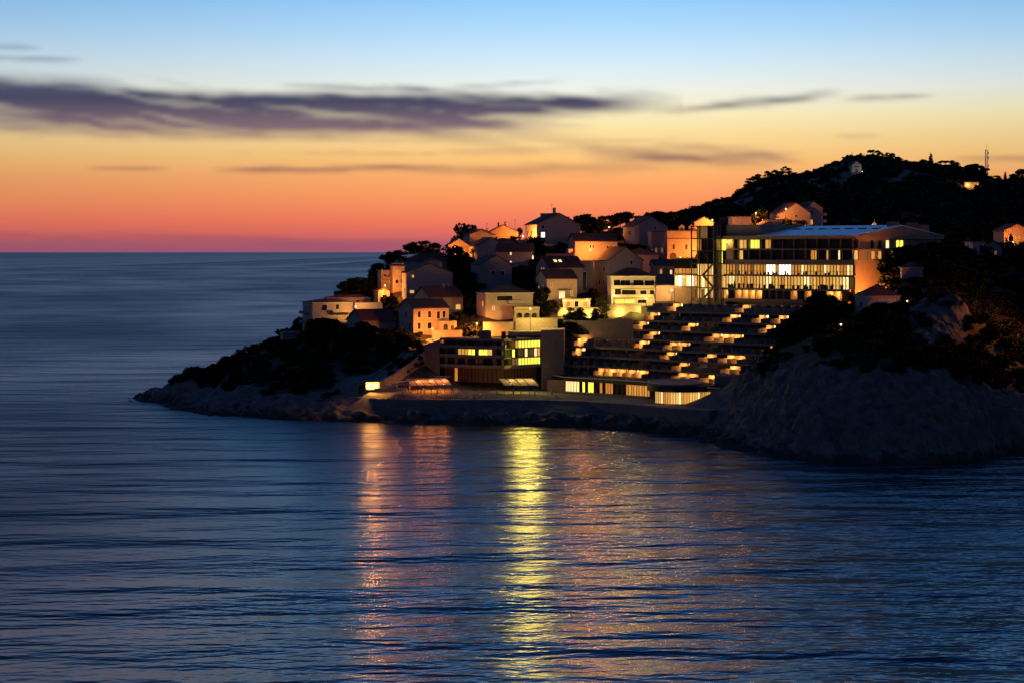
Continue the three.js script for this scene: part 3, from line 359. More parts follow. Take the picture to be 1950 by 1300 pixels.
// ---------- street lamps and other outdoor lamps ----------
function streetLamp(label, px, py, Z, pole, m, color, cd, spot) {
  const head = at(px, py, Z), g = thing('street_lamp', label, 'street lamp', new V3(head.x, head.y - pole, head.z));
  const c = mesh('pole', new THREE.CylinderGeometry(0.06, 0.1, pole + 1, 8), M.dark_metal, g); c.position.y = pole / 2 - 0.5; c.position.z = -0.5;
  box('arm', M.dark_metal, g, 0.07, 0.07, 0.7, 0, pole + 0.1, -0.25); const hd = mesh('lamp_hood', new THREE.CylinderGeometry(0.12, 0.3, 0.16, 10), M.dark_metal, g); hd.position.y = pole + 0.24; hd.castShadow = false;
  bulb('lamp_bulb', g, 0, pole, 0, M[m], color, cd, true, spot); return g;
}
streetLamp('street lamp glaring orange between the narrow houses over the sea', 733, 544, 697, 5, 'lamp_sodium', SODIUM, 130);
streetLamp('street lamp glowing beside the chimneyed orange house on the ridge', 996, 450, 756, 5, 'lamp_sodium', SODIUM, 230);
streetLamp('street lamp in front of the bright orange stone house', 1124, 477, 709, 5, 'lamp_sodium', SODIUM, 220);
streetLamp('street lamp among the dark trees on the ridge', 1160, 433, 764, 4, 'lamp_sodium', SODIUM, 40);
streetLamp('street lamp on a tall pole behind the hotel beside a tree', 1440, 406, 802, 6, 'lamp_sodium', SODIUM, 340);
streetLamp('street lamp in front of the glowing orange inn', 1331, 474, 725, 5, 'lamp_sodium', SODIUM, 120);
streetLamp('street lamp on the road bend below the orange house', 823, 626, 639, 5.4, 'lamp_sodium', SODIUM, 270, [0, -3, -4]);
streetLamp('street lamp lighting the shrubs along the coast road', 908, 616, 646, 5, 'lamp_sodium', SODIUM, 340, [0, -4, -3]);
streetLamp('street lamp by the small orange gable house', 1357, 419, 784, 4, 'lamp_warm', SODIUM, 260);
streetLamp('street lamp beside the orange house and cypress on the slope', 1930, 461, 712, 4, 'lamp_sodium', SODIUM, 120);
streetLamp('street lamp at the seaward gable house on the ridge', 862, 482, 745, 4, 'lamp_sodium', SODIUM, 170);
streetLamp('street lamp at the entrance of the glowing orange inn', 1296, 490, 721, 3, 'lamp_sodium', SODIUM, 110, [0, 0.5, -4]);
streetLamp('street lamp lighting the arched terrace wall', 1010, 588, 643, 6, 'lamp_warm', YELLOW, 170);
streetLamp('terrace lamp in front of the bright terrace door', 1077, 573, 666, 3, 'lamp_warm', WARM, 45);
streetLamp('terrace lamp at the end of the bright terrace', 1118, 571, 666, 3, 'lamp_warm', WARM, 45);
streetLamp('white lamp shining on trees beside the villa', 1169, 563, 664, 3.4, 'lamp_white', YELLOW, 50);
streetLamp('white lamp at the villa ground floor', 1231, 569, 665, 3, 'lamp_white', YELLOW, 45);
streetLamp('lantern with white glow beside the low sea house', 677, 584, 686, 3, 'lamp_white', WARM, 60);
streetLamp('yellow garden lamp at the terrace end of the garden wall', 1076, 598, 664, 2.2, 'lamp_warm', YELLOW, 30);
streetLamp('yellow garden lamp behind the small trees at the garden wall', 1122, 600, 664, 2.2, 'lamp_warm', YELLOW, 34);
streetLamp('yellow garden lamp near the wall doorway', 1178, 596, 661.5, 2.4, 'lamp_warm', YELLOW, 36);
streetLamp('yellow garden lamp at the hotel end of the stone wall', 1214, 592, 659, 2.4, 'lamp_warm', YELLOW, 26);
streetLamp('garden lamp lighting the upper wall of the apartment house', 1497, 398, 802, 3, 'lamp_white', SODIUM, 90);
streetLamp('lamp on the lit terrace of the white flat house', 1280, 553, 669, 2.6, 'lamp_white', WARM, 50);
streetLamp('lamp below the hotel end wall lighting it orange', 1672, 566, 620, 3, 'lamp_sodium', SODIUM, 330);
streetLamp('street lamp by the lane in the gully', 2006, 560, 562, 6, 'lamp_sodium', SODIUM, 420, [-5, -1, -1]);
streetLamp('dim lamp beside the old villa', 1728, 574, 578, 3, 'lamp_sodium', SODIUM, 14);
streetLamp('small lamp on the dark lane among the outcrop trees', 1602, 618, 552, 2, 'lamp_warm', WARM, 6);

// ---------- prisms over a ground outline ----------
function prismGeo(pts, y0, y1) {   // pts: [x, z] round the outline; y1 may be a list of heights, one for each corner
  const s = pts.map(([x, z]) => new THREE.Vector2(x, z)), tri = THREE.ShapeUtils.triangulateShape(THREE.ShapeUtils.isClockWise(s) ? (s.reverse(), s) : s, []), p = [], uv = [];
  const top = s.map((q, i) => (Array.isArray(y1) ? y1[pts.findIndex((a) => a[0] === q.x && a[1] === q.y)] : y1));
  for (const [a, b, c] of tri) { for (const i of [a, c, b]) { p.push(s[i].x, top[i], s[i].y); uv.push(s[i].x, s[i].y); } for (const i of [a, b, c]) { p.push(s[i].x, y0, s[i].y); uv.push(s[i].x, s[i].y); } }
  let run = 0;
  for (let i = 0; i < s.length; i++) { const j = (i + 1) % s.length, L = s[i].distanceTo(s[j]), q = [[i, y0, run], [j, y0, run + L], [j, top[j], run + L], [i, top[i], run]]; for (const k of [0, 2, 1, 0, 3, 2]) { const [v, y, u] = q[k]; p.push(s[v].x, y, s[v].y); uv.push(u, y); } run += L; }
  const g = new THREE.BufferGeometry(); g.setAttribute('position', new THREE.Float32BufferAttribute(p, 3)); g.setAttribute('uv', new THREE.Float32BufferAttribute(uv, 2)); g.computeVertexNormals(); return g;
}
const prism = (name, m, parent, pts, y0, y1) => mesh(name, prismGeo(pts, y0, y1), m, parent);

// ---------- the terraced hotel ----------
const hotelBase = new V3(wx(1330, 615), 8, -615);
const hotel = thing('terraced_hotel', 'large terraced hotel with rows of balconies stepping down to the water', 'hotel', hotelBase);
const HX = hotelBase.x, HY = hotelBase.y, HZ = hotelBase.z;
{
  const STOREY = 2.75, floorY = (k) => 10.65 + STOREY * k - HY, rows = [[1056, 1386], [1056, 1408], [1070, 1440], [1092, 1468], [1205, 1494], [1205, 1534], [1226, 1542], [1232, 1546]];
  const edge = (k, px) => { const Z = baseZ(px) + k * recede(px); return new THREE.Vector2(wx(px, Z) - HX, -Z - HZ); };
  const LAMPS = [[1121, 645], [1109, 661], [1152, 703], [1169, 703], [1185, 701], [1201, 702], [1224, 704], [1311, 709], [1328, 711], [1368, 717], [1383, 719], [1317, 691], [1407, 701], [1424, 702], [1426, 683], [1412, 683], [1361, 675], [1288, 669], [1239, 647], [1292, 650], [1311, 650], [1489, 655], [1250, 629], [1380, 632], [1402, 634], [1424, 634], [1484, 616], [1341, 613], [1222, 608], [1257, 592], [1418, 598], [1474, 598], [1502, 598], [1297, 575], [1434, 580]];
  const DOORS = [[1355, 617, 'lit_yellow'], [1367, 618, 'lit_yellow'], [1240, 662, 'lit_amber'], [1204, 647, 'lit_amber'], [1356, 652, 'lit_amber'], [1383, 652, 'lit_yellow'], [1290, 592, 'lit_cream'], [1305, 592, 'lit_cream'], [1376, 698, 'lit_cream'], [1356, 695, 'lit_white'], [1337, 714, 'lit_warm'], [1350, 716, 'lit_warm'], [1380, 719, 'lit_amber'], [1436, 684, 'lit_amber'], [1243, 706, 'lit_amber'], [1228, 667, 'lit_amber']];
  const bays = [];
  rows.forEach(([p0, p1], k) => {
    const row = grp('balcony_row', hotel), n = Math.round((p1 - p0) / 18.7), B = [];
    for (let i = 0; i <= n; i++) { const px = lerp(p0, p1, i / n), a = edge(k, px - 3), b = edge(k, px + 3), t = b.clone().sub(a).normalize(), inn = new THREE.Vector2(-t.y, t.x); if (inn.y > 0) inn.multiplyScalar(-1); B.push({ px, p: edge(k, px), t, inn, D: recede(px) + 2.9, r: recede(px) }); }
    const y = floorY(k), pt = (b, d) => { const q = b.p.clone().addScaledVector(b.inn, d); return [q.x, q.y]; };
    for (let i = 0; i < n; i++) {
      const a = B[i], b = B[i + 1], mid = { p: a.p.clone().lerp(b.p, 0.5), inn: a.inn.clone().lerp(b.inn, 0.5).normalize() };
      prism('floor_slab', M.concrete, row, [pt(a, 0.12), pt(b, 0.12), pt(b, b.D + 0.6), pt(a, a.D + 0.6)], y - 0.34, y);
      prism('balcony_parapet', M.concrete, row, [pt(a, -0.06), pt(b, -0.06), pt(b, 0.12), pt(a, 0.12)], y - 0.36, y + 0.3);
      prism('back_wall', M.concrete, row, [pt(a, a.D), pt(b, b.D), pt(b, b.D + 0.3), pt(a, a.D + 0.3)], y + 0.002, y + STOREY - 0.35);
      const L = a.p.distanceTo(b.p), c = new THREE.Vector2(...pt(mid, (a.D + b.D) / 2 - 0.08)), ang = -Math.atan2(b.p.y - a.p.y, b.p.x - a.p.x);
      const door = box('glass_door', M.glass, row, L * 0.62, 2.05, 0.1, c.x + (b.p.x - a.p.x) * 0.08, y + 0.03, c.y + (b.p.y - a.p.y) * 0.08, ang);
      const sx = c.x + HX, Zd = -(c.y + HZ); door.userData.at = [CX + F * sx / Zd, Y0 + F * (EYE - (y + 1.2 + HY)) / Zd]; bays.push({ k, row, a, b, y, door, ang });
      // little roof lights of the flat below seen as stubs on the parapet line
      if (k > 0 && k < 4) box('vent_stub', M.concrete, row, 0.5, 0.5, 0.4, a.p.x + a.t.x * 1.2 - a.inn.x * -0.5, y + 0.302 - 0.28, a.p.y + a.t.y * 1.2 + a.inn.y * 0.5, ang);
    }
    B.forEach((a) => {
      const s = poly([[0.14, 0.003], [a.D - 0.01, 0.003], [a.D - 0.01, STOREY - 0.36], [a.r - 0.35, STOREY - 0.36], [a.r - 0.35, 1.62], [0.14, 1.5]], 0.18); s.translate(0, 0, -0.09);
      const w = mesh('partition_wall', s, M.concrete_tan, row); w.position.set(a.p.x, y, a.p.y); w.rotation.y = -Math.atan2(a.inn.y, a.inn.x);
    });
  });
  for (const b of bays) { const q = b.a.p.clone().addScaledVector(b.a.inn, b.a.D - 0.12).addScaledVector(b.a.t, 1.5); b.lamp = [q.x, b.y + 1.95, q.y]; const Z = -(q.y + HZ); b.lp = [CX + F * (q.x + HX) / Z, Y0 + F * (EYE - (b.lamp[1] + HY)) / Z]; }
  const near = (list, f) => list.reduce((m, c) => (f(c) < f(m) ? c : m));
  LAMPS.forEach(([px, py], i) => { const b = near(bays.filter((q) => !q.lit), (q) => Math.hypot((q.lp[0] - px) * 0.6, q.lp[1] - py)); b.lit = true; const lg = grp('balcony_lamp', b.row); lg.position.set(...b.lamp); box('bracket', M.dark_metal, lg, 1.0, 0.1, 0.14, 0, 0.3, 0, b.ang); box('lamp_panel', M.lamp_panel, lg, 0.9 + 0.3 * (i % 2), 0.5, 0.1, 0, -0.25, 0, b.ang); const pl = new THREE.PointLight(WARM, (i % 3 ? 8 : 12) * LAMP); pl.name = 'lamp'; pl.castShadow = true; pl.shadow.radius = 18; pl.position.set(-b.a.inn.x * 1.6 - b.a.t.x * 0.1, -0.15, -b.a.inn.y * 1.6 - b.a.t.y * 0.1); lg.add(pl); b.door.material = [M.lit_amber, M.lit_warm, M.lit_dim][i % 3]; b.door.name = 'lit_window'; });
  DOORS.forEach(([px, py, m]) => { const b = near(bays.filter((q) => !q.lit), (q) => Math.hypot(q.door.userData.at[0] - px, q.door.userData.at[1] - py)); b.lit = true; b.door.material = M.lit_dim; b.door.name = 'lit_window'; const w = box('lit_window', M[m], b.row, 0.7, 1.2, 0.06, 0, 0, 0, b.ang); w.position.copy(b.door.position); w.position.y += 0.7; w.position.x -= b.a.inn.x * 0.1; w.position.z -= b.a.inn.y * 0.1; });
  // stepped end wall towards the outcrop
  const ends = rows.map(([, p1], k) => { const Z = baseZ(p1 + 4) + k * recede(p1); return [wx(p1 + 4, Z) - HX, -Z - HZ, floorY(k)]; });
  ends.forEach(([x, z, y], k) => box('end_wall', M.concrete, hotel, 0.5, 3.0, 8.5, x + 3.0, y - 0.3, z - 3.2, -44.8 * deg));
}
{ // the tall block on top, its long glass front turned towards the bay
  const C = new V3(102, 0, -625), up = grp('upper_block', hotel); up.position.set(C.x - HX, -HY, C.z - HZ); up.rotation.y = -44.8 * deg;
  const B = (name, m, x0, x1, y0, y1, z0, z1) => box(name, m, up, x1 - x0, y1 - y0, z1 - z0, (x0 + x1) / 2, y0, (z0 + z1) / 2);
  const pxOf = (x, z = 0) => CX + F * (102 + 0.709 * x - 0.705 * z) / (625 - 0.705 * x - 0.709 * z);
  const L = -49.7, r = rng(31);
  // carcass
  B('core_wall', M.concrete, -60, -0.6, 31, 51.85, -26, -4.6);
  B('end_wall', M.concrete_tan, -0.6, 0, 30, 45.65, -28, -0.4);
  B('end_wall_upper', M.concrete_tan, -0.6, -0.05, 45.66, 52, -46, -2.4);
  // slabs and bands
  B('floor_slab', M.concrete, -63, -1.6, 32.5, 33.1, -4.6, 0.9); B('floor_slab', M.concrete, L - 2, -1.4, 36.15, 36.75, -4.5, 0.6); B('floor_slab', M.concrete, L, 0.0, 40.45, 41.05, -4.5, 0.2); B('concrete_band', M.concrete, L, -0.02, 44.05, 45.6, -4.5, -0.02);
  B('floor_slab', M.concrete, L, -0.1, 48.65, 49.0, -4.5, -0.6); B('roof_fascia', M.concrete_tan, L - 3, 1.2, 51.95, 53.0, -46, 1.0);
  // two glazed floors
  const glazed = (y0, y1, x0, x1, choose, z) => {
    const n = Math.round((x1 - x0) / 1.22), w = (x1 - x0) / n;
    for (let i = 0; i < n; i++) { const x = x0 + (i + 0.5) * w; box('lit_window_pane', M[choose(pxOf(x), i)], up, w - 0.02, y1 - y0 - 0.02, 0.05, x, y0 + 0.01, z); box('mullion', M.dark_metal, up, 0.13, y1 - y0 - 0.02, 0.3, x - w / 2, y0 + 0.01, z + 0.16); }
    box('mullion', M.dark_metal, up, 0.13, y1 - y0 - 0.02, 0.3, x1, y0 + 0.01, z + 0.16); box('transom', M.dark_metal, up, x1 - x0 - 0.2, 0.09, 0.12, (x0 + x1) / 2, y0 + 0.95, z + 0.08);
  };
  glazed(41.06, 44.04, L + 0.4, -0.9, (px, i) => (px > 1458 && px < 1476) || (px > 1484 && px < 1503) ? 'lit_white' : px > 1515 && px < 1625 ? ['lit_warm', 'lit_amber', 'lit_cream', 'lit_orange', 'lit_amber', 'lit_warm', 'lit_orange'][(i * 3) % 7] : ['lit_amber', 'lit_orange', 'lit_amber', 'lit_orange', 'lit_dim'][(i * 3) % 5], -0.8);
  glazed(36.76, 40.44, L + 0.2, -2.4, (px, i) => ['lit_warm', 'lit_cream', 'lit_amber', 'lit_warm', 'lit_orange', 'lit_cream', 'lit_amber', 'lit_warm', 'lit_amber'][(i * 5 + (i >> 2)) % 9], -0.8);
  for (const x of [-45.6, -40.4, -35.6, -30.6]) { const p = mesh('folded_parasol', new THREE.ConeGeometry(0.34, 2.9, 8), M.shutter, up); p.position.set(x, 38.2, 0.1); }
  for (let i = 0; i < 46; i++) { const x = L + 1 + r() * 46; box('terrace_chair', M.shutter, up, 0.5, 0.8 + r() * 0.7, 0.4, x, 36.76, -0.1 + r() * 0.4); }
  for (let i = 0; i < 22; i++) { const x = L + 1 + r() * 47; box('terrace_chair', M.shutter, up, 0.5, 0.5 + r() * 0.6, 0.3, x, 41.06, -0.25); }
  // two dark upper floors
  const litUp = { D: [[1411, 'lit_warm'], [1419, 'lit_amber'], [1432, 'lit_yellow'], [1438, 'lit_yellow'], [1444, 'lit_yellow'], [1463, 'lit_amber'], [1467, 'lit_amber']], C: [[1411, 'lit_warm'], [1550, 'lit_orange'], [1555, 'lit_amber'], [1577, 'lit_amber'], [1601, 'lit_cream'], [1631, 'lit_warm'], [1637, 'lit_warm']] };
  for (const [y0, y1, key] of [[45.62, 48.64, 'C'], [49.02, 51.94, 'D']]) for (let i = 0; i < 34; i++) {
    const w = (-L - 0.3) / 34, x = L + (i + 0.5) * w, q = litUp[key].find(([px]) => Math.abs(px - pxOf(x, -2)) < 3.2);
    box(q ? 'lit_window' : 'window', q ? M[q[1]] : M.glass, up, w - 0.3, y1 - y0 - 0.3, 0.08, x, y0 + 0.1, -2.2); if (i % 3 === 0) box('fin', M.concrete, up, 0.14, y1 - y0 - 0.01, 0.9, x - w / 2, y0 + 0.005, -1.7);
  }
  B('back_wall', M.concrete, L, -0.62, 45.62, 51.9, -4.55, -2.4);
  // windows in the end wall
  for (const [z, y, m] of [[-6, 45.9, 'lit_dim'], [-9.5, 45.9, 'lit_amber'], [-13, 45.9, 'lit_amber'], [-20, 45.9, 'lit_warm'], [-16.5, 45.9, 'glass'], [-26, 45.9, 'glass'], [-17, 49.2, 'lit_cream'], [-22.5, 49.2, 'lit_yellow'], [-24.5, 49.2, 'lit_yellow'], [-9, 49.2, 'glass'], [-13, 49.2, 'glass'], [-29, 49.2, 'glass']]) box(m.startsWith('lit') ? 'lit_window' : 'window', M[m], up, 0.08, 2.3, 1.5, -0.01, y, z);
  B('floor_slab', M.concrete, -0.5, 1.0, 48.66, 49.0, -46, -2.5); B('floor_slab', M.concrete, -0.5, 0.8, 45.3, 45.62, -46, -28.1);
  // low pitched metal roof, its end gable
  { const prof = [[1.5, 53.05], [-22.5, 56.2], [-46.5, 53.05], [-46.5, 52.85 + 0.16], [-22.5, 55.95], [1.5, 52.9 + 0.11]], s = poly(prof, 37.2); s.rotateY(-Math.PI / 2); mesh('metal_roof', s, M.metal_roof, up).position.set(1.4, 0, 0);
    const gab = poly([[0.9, 53.02], [-22.5, 55.93], [-46, 53.02]], 0.4); gab.rotateY(-Math.PI / 2); mesh('roof_gable', gab, M.concrete_tan, up).position.set(1.1, 0, 0);
    for (let i = 0; i < 7; i++) { const q = box('roof_hatch', M.shutter, up, 2.6, 0.25, 1.0, -32 + i * 5, 55.02, -14); q.rotation.x = Math.atan(3.15 / 24); }
    for (let i = 0; i < 18; i++) { const q = box('roof_seam', M.metal_roof, up, 0.09, 0.08, 24.1, -35 + i * 2.05, 54.63, -10.5); q.rotation.x = Math.atan(3.15 / 24); }
    B('roof_plant', M.concrete, -3, -0.5, 55.6, 57.2, -24, -21); B('roof_plant', M.concrete, -1.5, 0.5, 55.2, 57, -33, -29); B('roof_box', M.concrete_tan, -0.9, 1, 54, 56.4, -38, -34); }
  B('penthouse', M.concrete_tan, L, -36.2, 53.02, 56.5, -24, -1.2);
  // rooms under the ballroom
  const ROOM = [[1, 1], [2, 1], [3, 1], [4, 1], [6, 0.7], [7, 1], [8, 1], [9, 1], [14, 0.4], [16, 0.4], [19, 1.3], [20, 1.3]];
  for (let i = 0; i < 22; i++) { const w = 2.7, x = -61.5 + i * w; box('partition_wall', M.concrete_tan, up, 0.18, 3.03, 3.3, x, 33.105, -1.5); box('glass_door', M.glass, up, 1.7, 2.3, 0.08, x + 1.3, 33.12, -3.06); box('back_wall', M.concrete_tan, up, w - 0.2, 3.03, 0.2, x + w / 2, 33.105, -3.2); const q = ROOM.find(([n]) => n === i); if (q) box('lamp_panel', M.lamp_panel, up, 0.9, 0.5, 0.06, x + 1.7, 34.9, -3.0); if (q) bulb('lamp_bulb', up, x + 1.2, 35.3, -2.3, M.lamp_warm, WARM, 9 * q[1], false); }
  B('parapet', M.concrete, -63, -1.7, 33.102, 33.5, 0.7, 0.88);
  // stair tower of steel and glass
  const st = grp('stair_tower', hotel); st.position.copy(up.position); st.rotation.copy(up.rotation);
  const S = (name, m, x0, x1, y0, y1, z0, z1) => box(name, m, st, x1 - x0, y1 - y0, z1 - z0, (x0 + x1) / 2, y0, (z0 + z1) / 2);
  S('tower_wall', M.concrete, -61.8, -50, 30, 56.2, -6, -1.2);
  const lv = [33.1, 36.7, 40.6, 44.4, 48.4, 52.3, 56.2];
  for (let i = 0; i < 6; i++) {
    S('landing', M.dark_metal, -62, -49.9, lv[i + 1] - 0.2, lv[i + 1] + 0.06, -1.19, 1.4);
    for (let j = 0; j < 8; j++) { const x = -61.4 + j * 1.46, lit = i < 3 ? ['lit_warm', 'lit_amber', 'lit_cream', 'lit_amber'][(i + j) % 4] : i === 3 ? (j === 6 ? 'lit_yellow' : null) : i === 4 && (j === 0 || j > 5) ? (j ? 'lit_yellow' : 'lit_orange') : i === 5 && j < 3 ? 'lit_dim' : null; box(lit ? 'lit_window_pane' : 'pane', lit ? M[lit] : M.glass, st, 1.3, lv[i + 1] - lv[i] - 0.4, 0.05, x + 0.7, lv[i] + 0.1, -1.14); }
    if (i < 4) { const a = new V3(-58 + (i % 2 ? 4.4 : 0), lv[i], 0.2), b = new V3(-58 + (i % 2 ? 0 : 4.4), lv[i + 1], 0.2); beam('stair_flight', M.dark_metal, st, a, b, 0.9, 0.3); }
  }
  for (const x of [-62, -58.6, -55.2, -52.6, -49.9]) S('steel_post', M.dark_metal, x - 0.16, x + 0.16, 30, 56.3, 1.1, 1.45);
  S('lift_shaft', M.concrete, -53.4, -52, 33, 56.4, -1.1, 1.0);
  // yellow lit wall beside the tower
  S('side_wall', M.plaster_warm, -49.6, -46.8, 45.7, 51.9, -1.9, -1.0); bulb('lamp_bulb', st, -48.4, 51.2, 0.2, M.lamp_warm, YELLOW, 6, false);
  // glazed lobby left of the tower
  const lb = grp('lobby', hotel); lb.position.set(wx(1306, 672) - HX, 0, -672 - HZ); lb.rotation.y = -20 * deg;
  box('core_wall', M.concrete, lb, 7.4, 17, 6, 0, 45.7 - HY - 17, -3.4); box('roof_slab', M.concrete, lb, 7.8, 0.5, 7, 0, 45.7 - HY, -3); box('floor_slab', M.concrete, lb, 7.8, 0.4, 1.6, 0, 40.6 - HY, 0.2); box('floor_slab', M.concrete, lb, 7.8, 0.4, 1.8, 0, 36.6 - HY, 0.2);
  for (let j = 0; j < 6; j++) { const x = -3.1 + j * 1.24; box('lit_window_pane', M[['lit_orange', 'lit_amber', 'lit_orange'][j % 3]], lb, 1.16, 1.6, 0.06, x, 41.1 - HY, -0.3); box('pane', M.glass, lb, 1.16, 2.9, 0.06, x, 42.72 - HY, -0.3); box('lit_window_pane', M[['lit_cream', 'lit_white', 'lit_warm'][j % 3]], lb, 1.16, 3.3, 0.06, x, 37.1 - HY, -0.3); box('mullion', M.dark_metal, lb, 0.1, 8.8, 0.16, x - 0.62, 36.8 - HY, -0.2); }
  bulb('lamp_bulb', lb, -0.5, 40.0 - HY, 0.8, M.lamp_warm, WARM, 6, false);
}

// ---------- the lower wing ----------
{
  const V = [[838, 628], [905, 619], [960, 617], [1030, 628]].map(([px, Z]) => [wx(px, Z), -Z]), o = new V3(wx(935, 622), 8, -622);
  const g = thing('hotel_wing', 'lower hotel wing with curved balcony bands and yellow windows above the beach', 'hotel wing', o);
  const P = V.map(([x, z]) => [x - o.x, z - o.z]), inset = (d) => P.map(([x, z], i) => { const a = P[Math.max(0, i - 1)], b = P[Math.min(3, i + 1)], dx = b[0] - a[0], dz = b[1] - a[1], l = Math.hypot(dx, dz); return [x + dz / l * d, z - dx / l * d]; });
  const back = [[P[3][0] + 1, P[3][1] - 16], [P[0][0], P[0][1] - 16]], lv = [9.6, 14.0, 17.0, 19.7, 22.0].map((y) => y - o.y);
  const f0 = inset(0), f2 = inset(2.0), f3 = inset(2.2);
  for (let i = 1; i < 5; i++) prism('floor_slab', M.concrete, g, [...f0, ...back], lv[i] - 0.3, lv[i]);
  for (let i = 0; i < 4; i++) { prism('inner_wall', M.concrete, g, [...f3, ...back], lv[i] + 0.002, lv[i + 1] - 0.302); }
  for (let i = 1; i < 5; i++) for (let s = 0; s < 3; s++) { const A = f0[s], Bq = f0[s + 1], C = inset(0.16); if (i === 4 || !(s === 2 && i > 1)) prism('balcony_parapet', M.concrete, g, [[A[0], A[1]], [Bq[0], Bq[1]], C[s + 1], C[s]], lv[i] - 0.32, lv[i] + (i === 4 ? 0.5 : 0.75)); }
  const LIT = { 3: [[980, 1028, 'lit_yellow'], [970, 978, 'lit_amber']], 2: [[873, 889, 'lit_amber'], [889, 907, 'lit_yellow'], [914, 927, 'lit_yellow'], [928, 936, 'lit_warm'], [964, 972, 'lit_yellow'], [990, 996, 'lit_cream'], [1008, 1014, 'lit_cream'], [1016, 1023, 'lit_amber']], 1: [[836, 847, 'lit_amber'], [980, 1028, 'lit_yellow'], [967, 977, 'lit_dim']], 0: [[868, 872, 'lit_orange'], [878, 881, 'lit_dim']] };
  for (let k = 0; k < 4; k++) for (let s = 0; s < 3; s++) {
    const A = f2[s], Bq = f2[s + 1], len = Math.hypot(Bq[0] - A[0], Bq[1] - A[1]), n = Math.round(len / 1.35), ang = -Math.atan2(Bq[1] - A[1], Bq[0] - A[0]);
    for (let i = 0; i < n; i++) {
      const t = (i + 0.5) / n, x = lerp(A[0], Bq[0], t), z = lerp(A[1], Bq[1], t), px = CX + F * (x + o.x) / -(z + o.z), q = (LIT[k] || []).find(([a, b]) => px > a && px < b), push = s === 2 && q ? 1.6 : 0, nx = Math.sin(ang), nz = Math.cos(ang);
      box(q ? 'lit_window_pane' : 'pane', q ? M[q[2]] : k === 0 ? M.wood : i % 3 === 0 ? M.concrete : M.glass, g, len / n - 0.1, lv[k + 1] - lv[k] - 0.4, 0.08, x + nx * push, lv[k] + 0.05, z + nz * push, ang); box('mullion', M.dark_metal, g, 0.08, lv[k + 1] - lv[k] - 0.35, 0.2, x + nx * (push + 0.1) - Math.cos(ang) * len / n / 2, lv[k] + 0.02, z + nz * (push + 0.1) + Math.sin(ang) * len / n / 2, ang);
    }
  }
  // solid ends
  const pts = (list) => list.map(([px, Z]) => [wx(px, Z) - o.x, -Z - o.z]);
  prism('side_wall', M.concrete, g, pts([[794, 634], [837, 629], [839, 646], [800, 652]]), -3, [11.3, 13.6, 13.6, 11.3]);
  prism('side_wall', M.concrete_tan, g, pts([[1030.5, 629], [1074, 636], [1078, 660], [1032, 652]]), -3, 16.6);
  prism('roof_terrace', M.concrete, g, pts([[968, 640], [1030, 638], [1074, 640], [1078, 662], [970, 660]]), 14.6, 15.8);
  box('stair_house', M.concrete, g, 3.6, 2.4, 3, wx(924, 632) - o.x, 14.03, -632 - o.z); box('roof_box', M.dark_metal, g, 1.3, 2.2, 1.3, wx(959, 628) - o.x, 14.03, -628 - o.z); box('roof_unit', M.dark_metal, g, 2.4, 1, 1.5, wx(976, 630) - o.x, 14.03, -630 - o.z);
  const lamp = new THREE.RectAreaLight(new THREE.Color().setRGB(1, 0.82, 0.1), 13, 6.5, 7); lamp.name = 'window_light'; lamp.position.set(wx(1003, 620) - o.x, 10.6, -619 - o.z); lamp.lookAt(lamp.getWorldPosition(new V3()).add(new V3(-0.1, 0, 1))); g.add(lamp);
  box('terrace_awning', M.fabric_white, g, 4.6, 0.12, 2, wx(843, 622) - o.x, 11.2 - o.y, -622 - o.z);
  for (const px of [850, 900]) GROUND_EXTRA.push([wx(px, 640), 640, 9]);
}

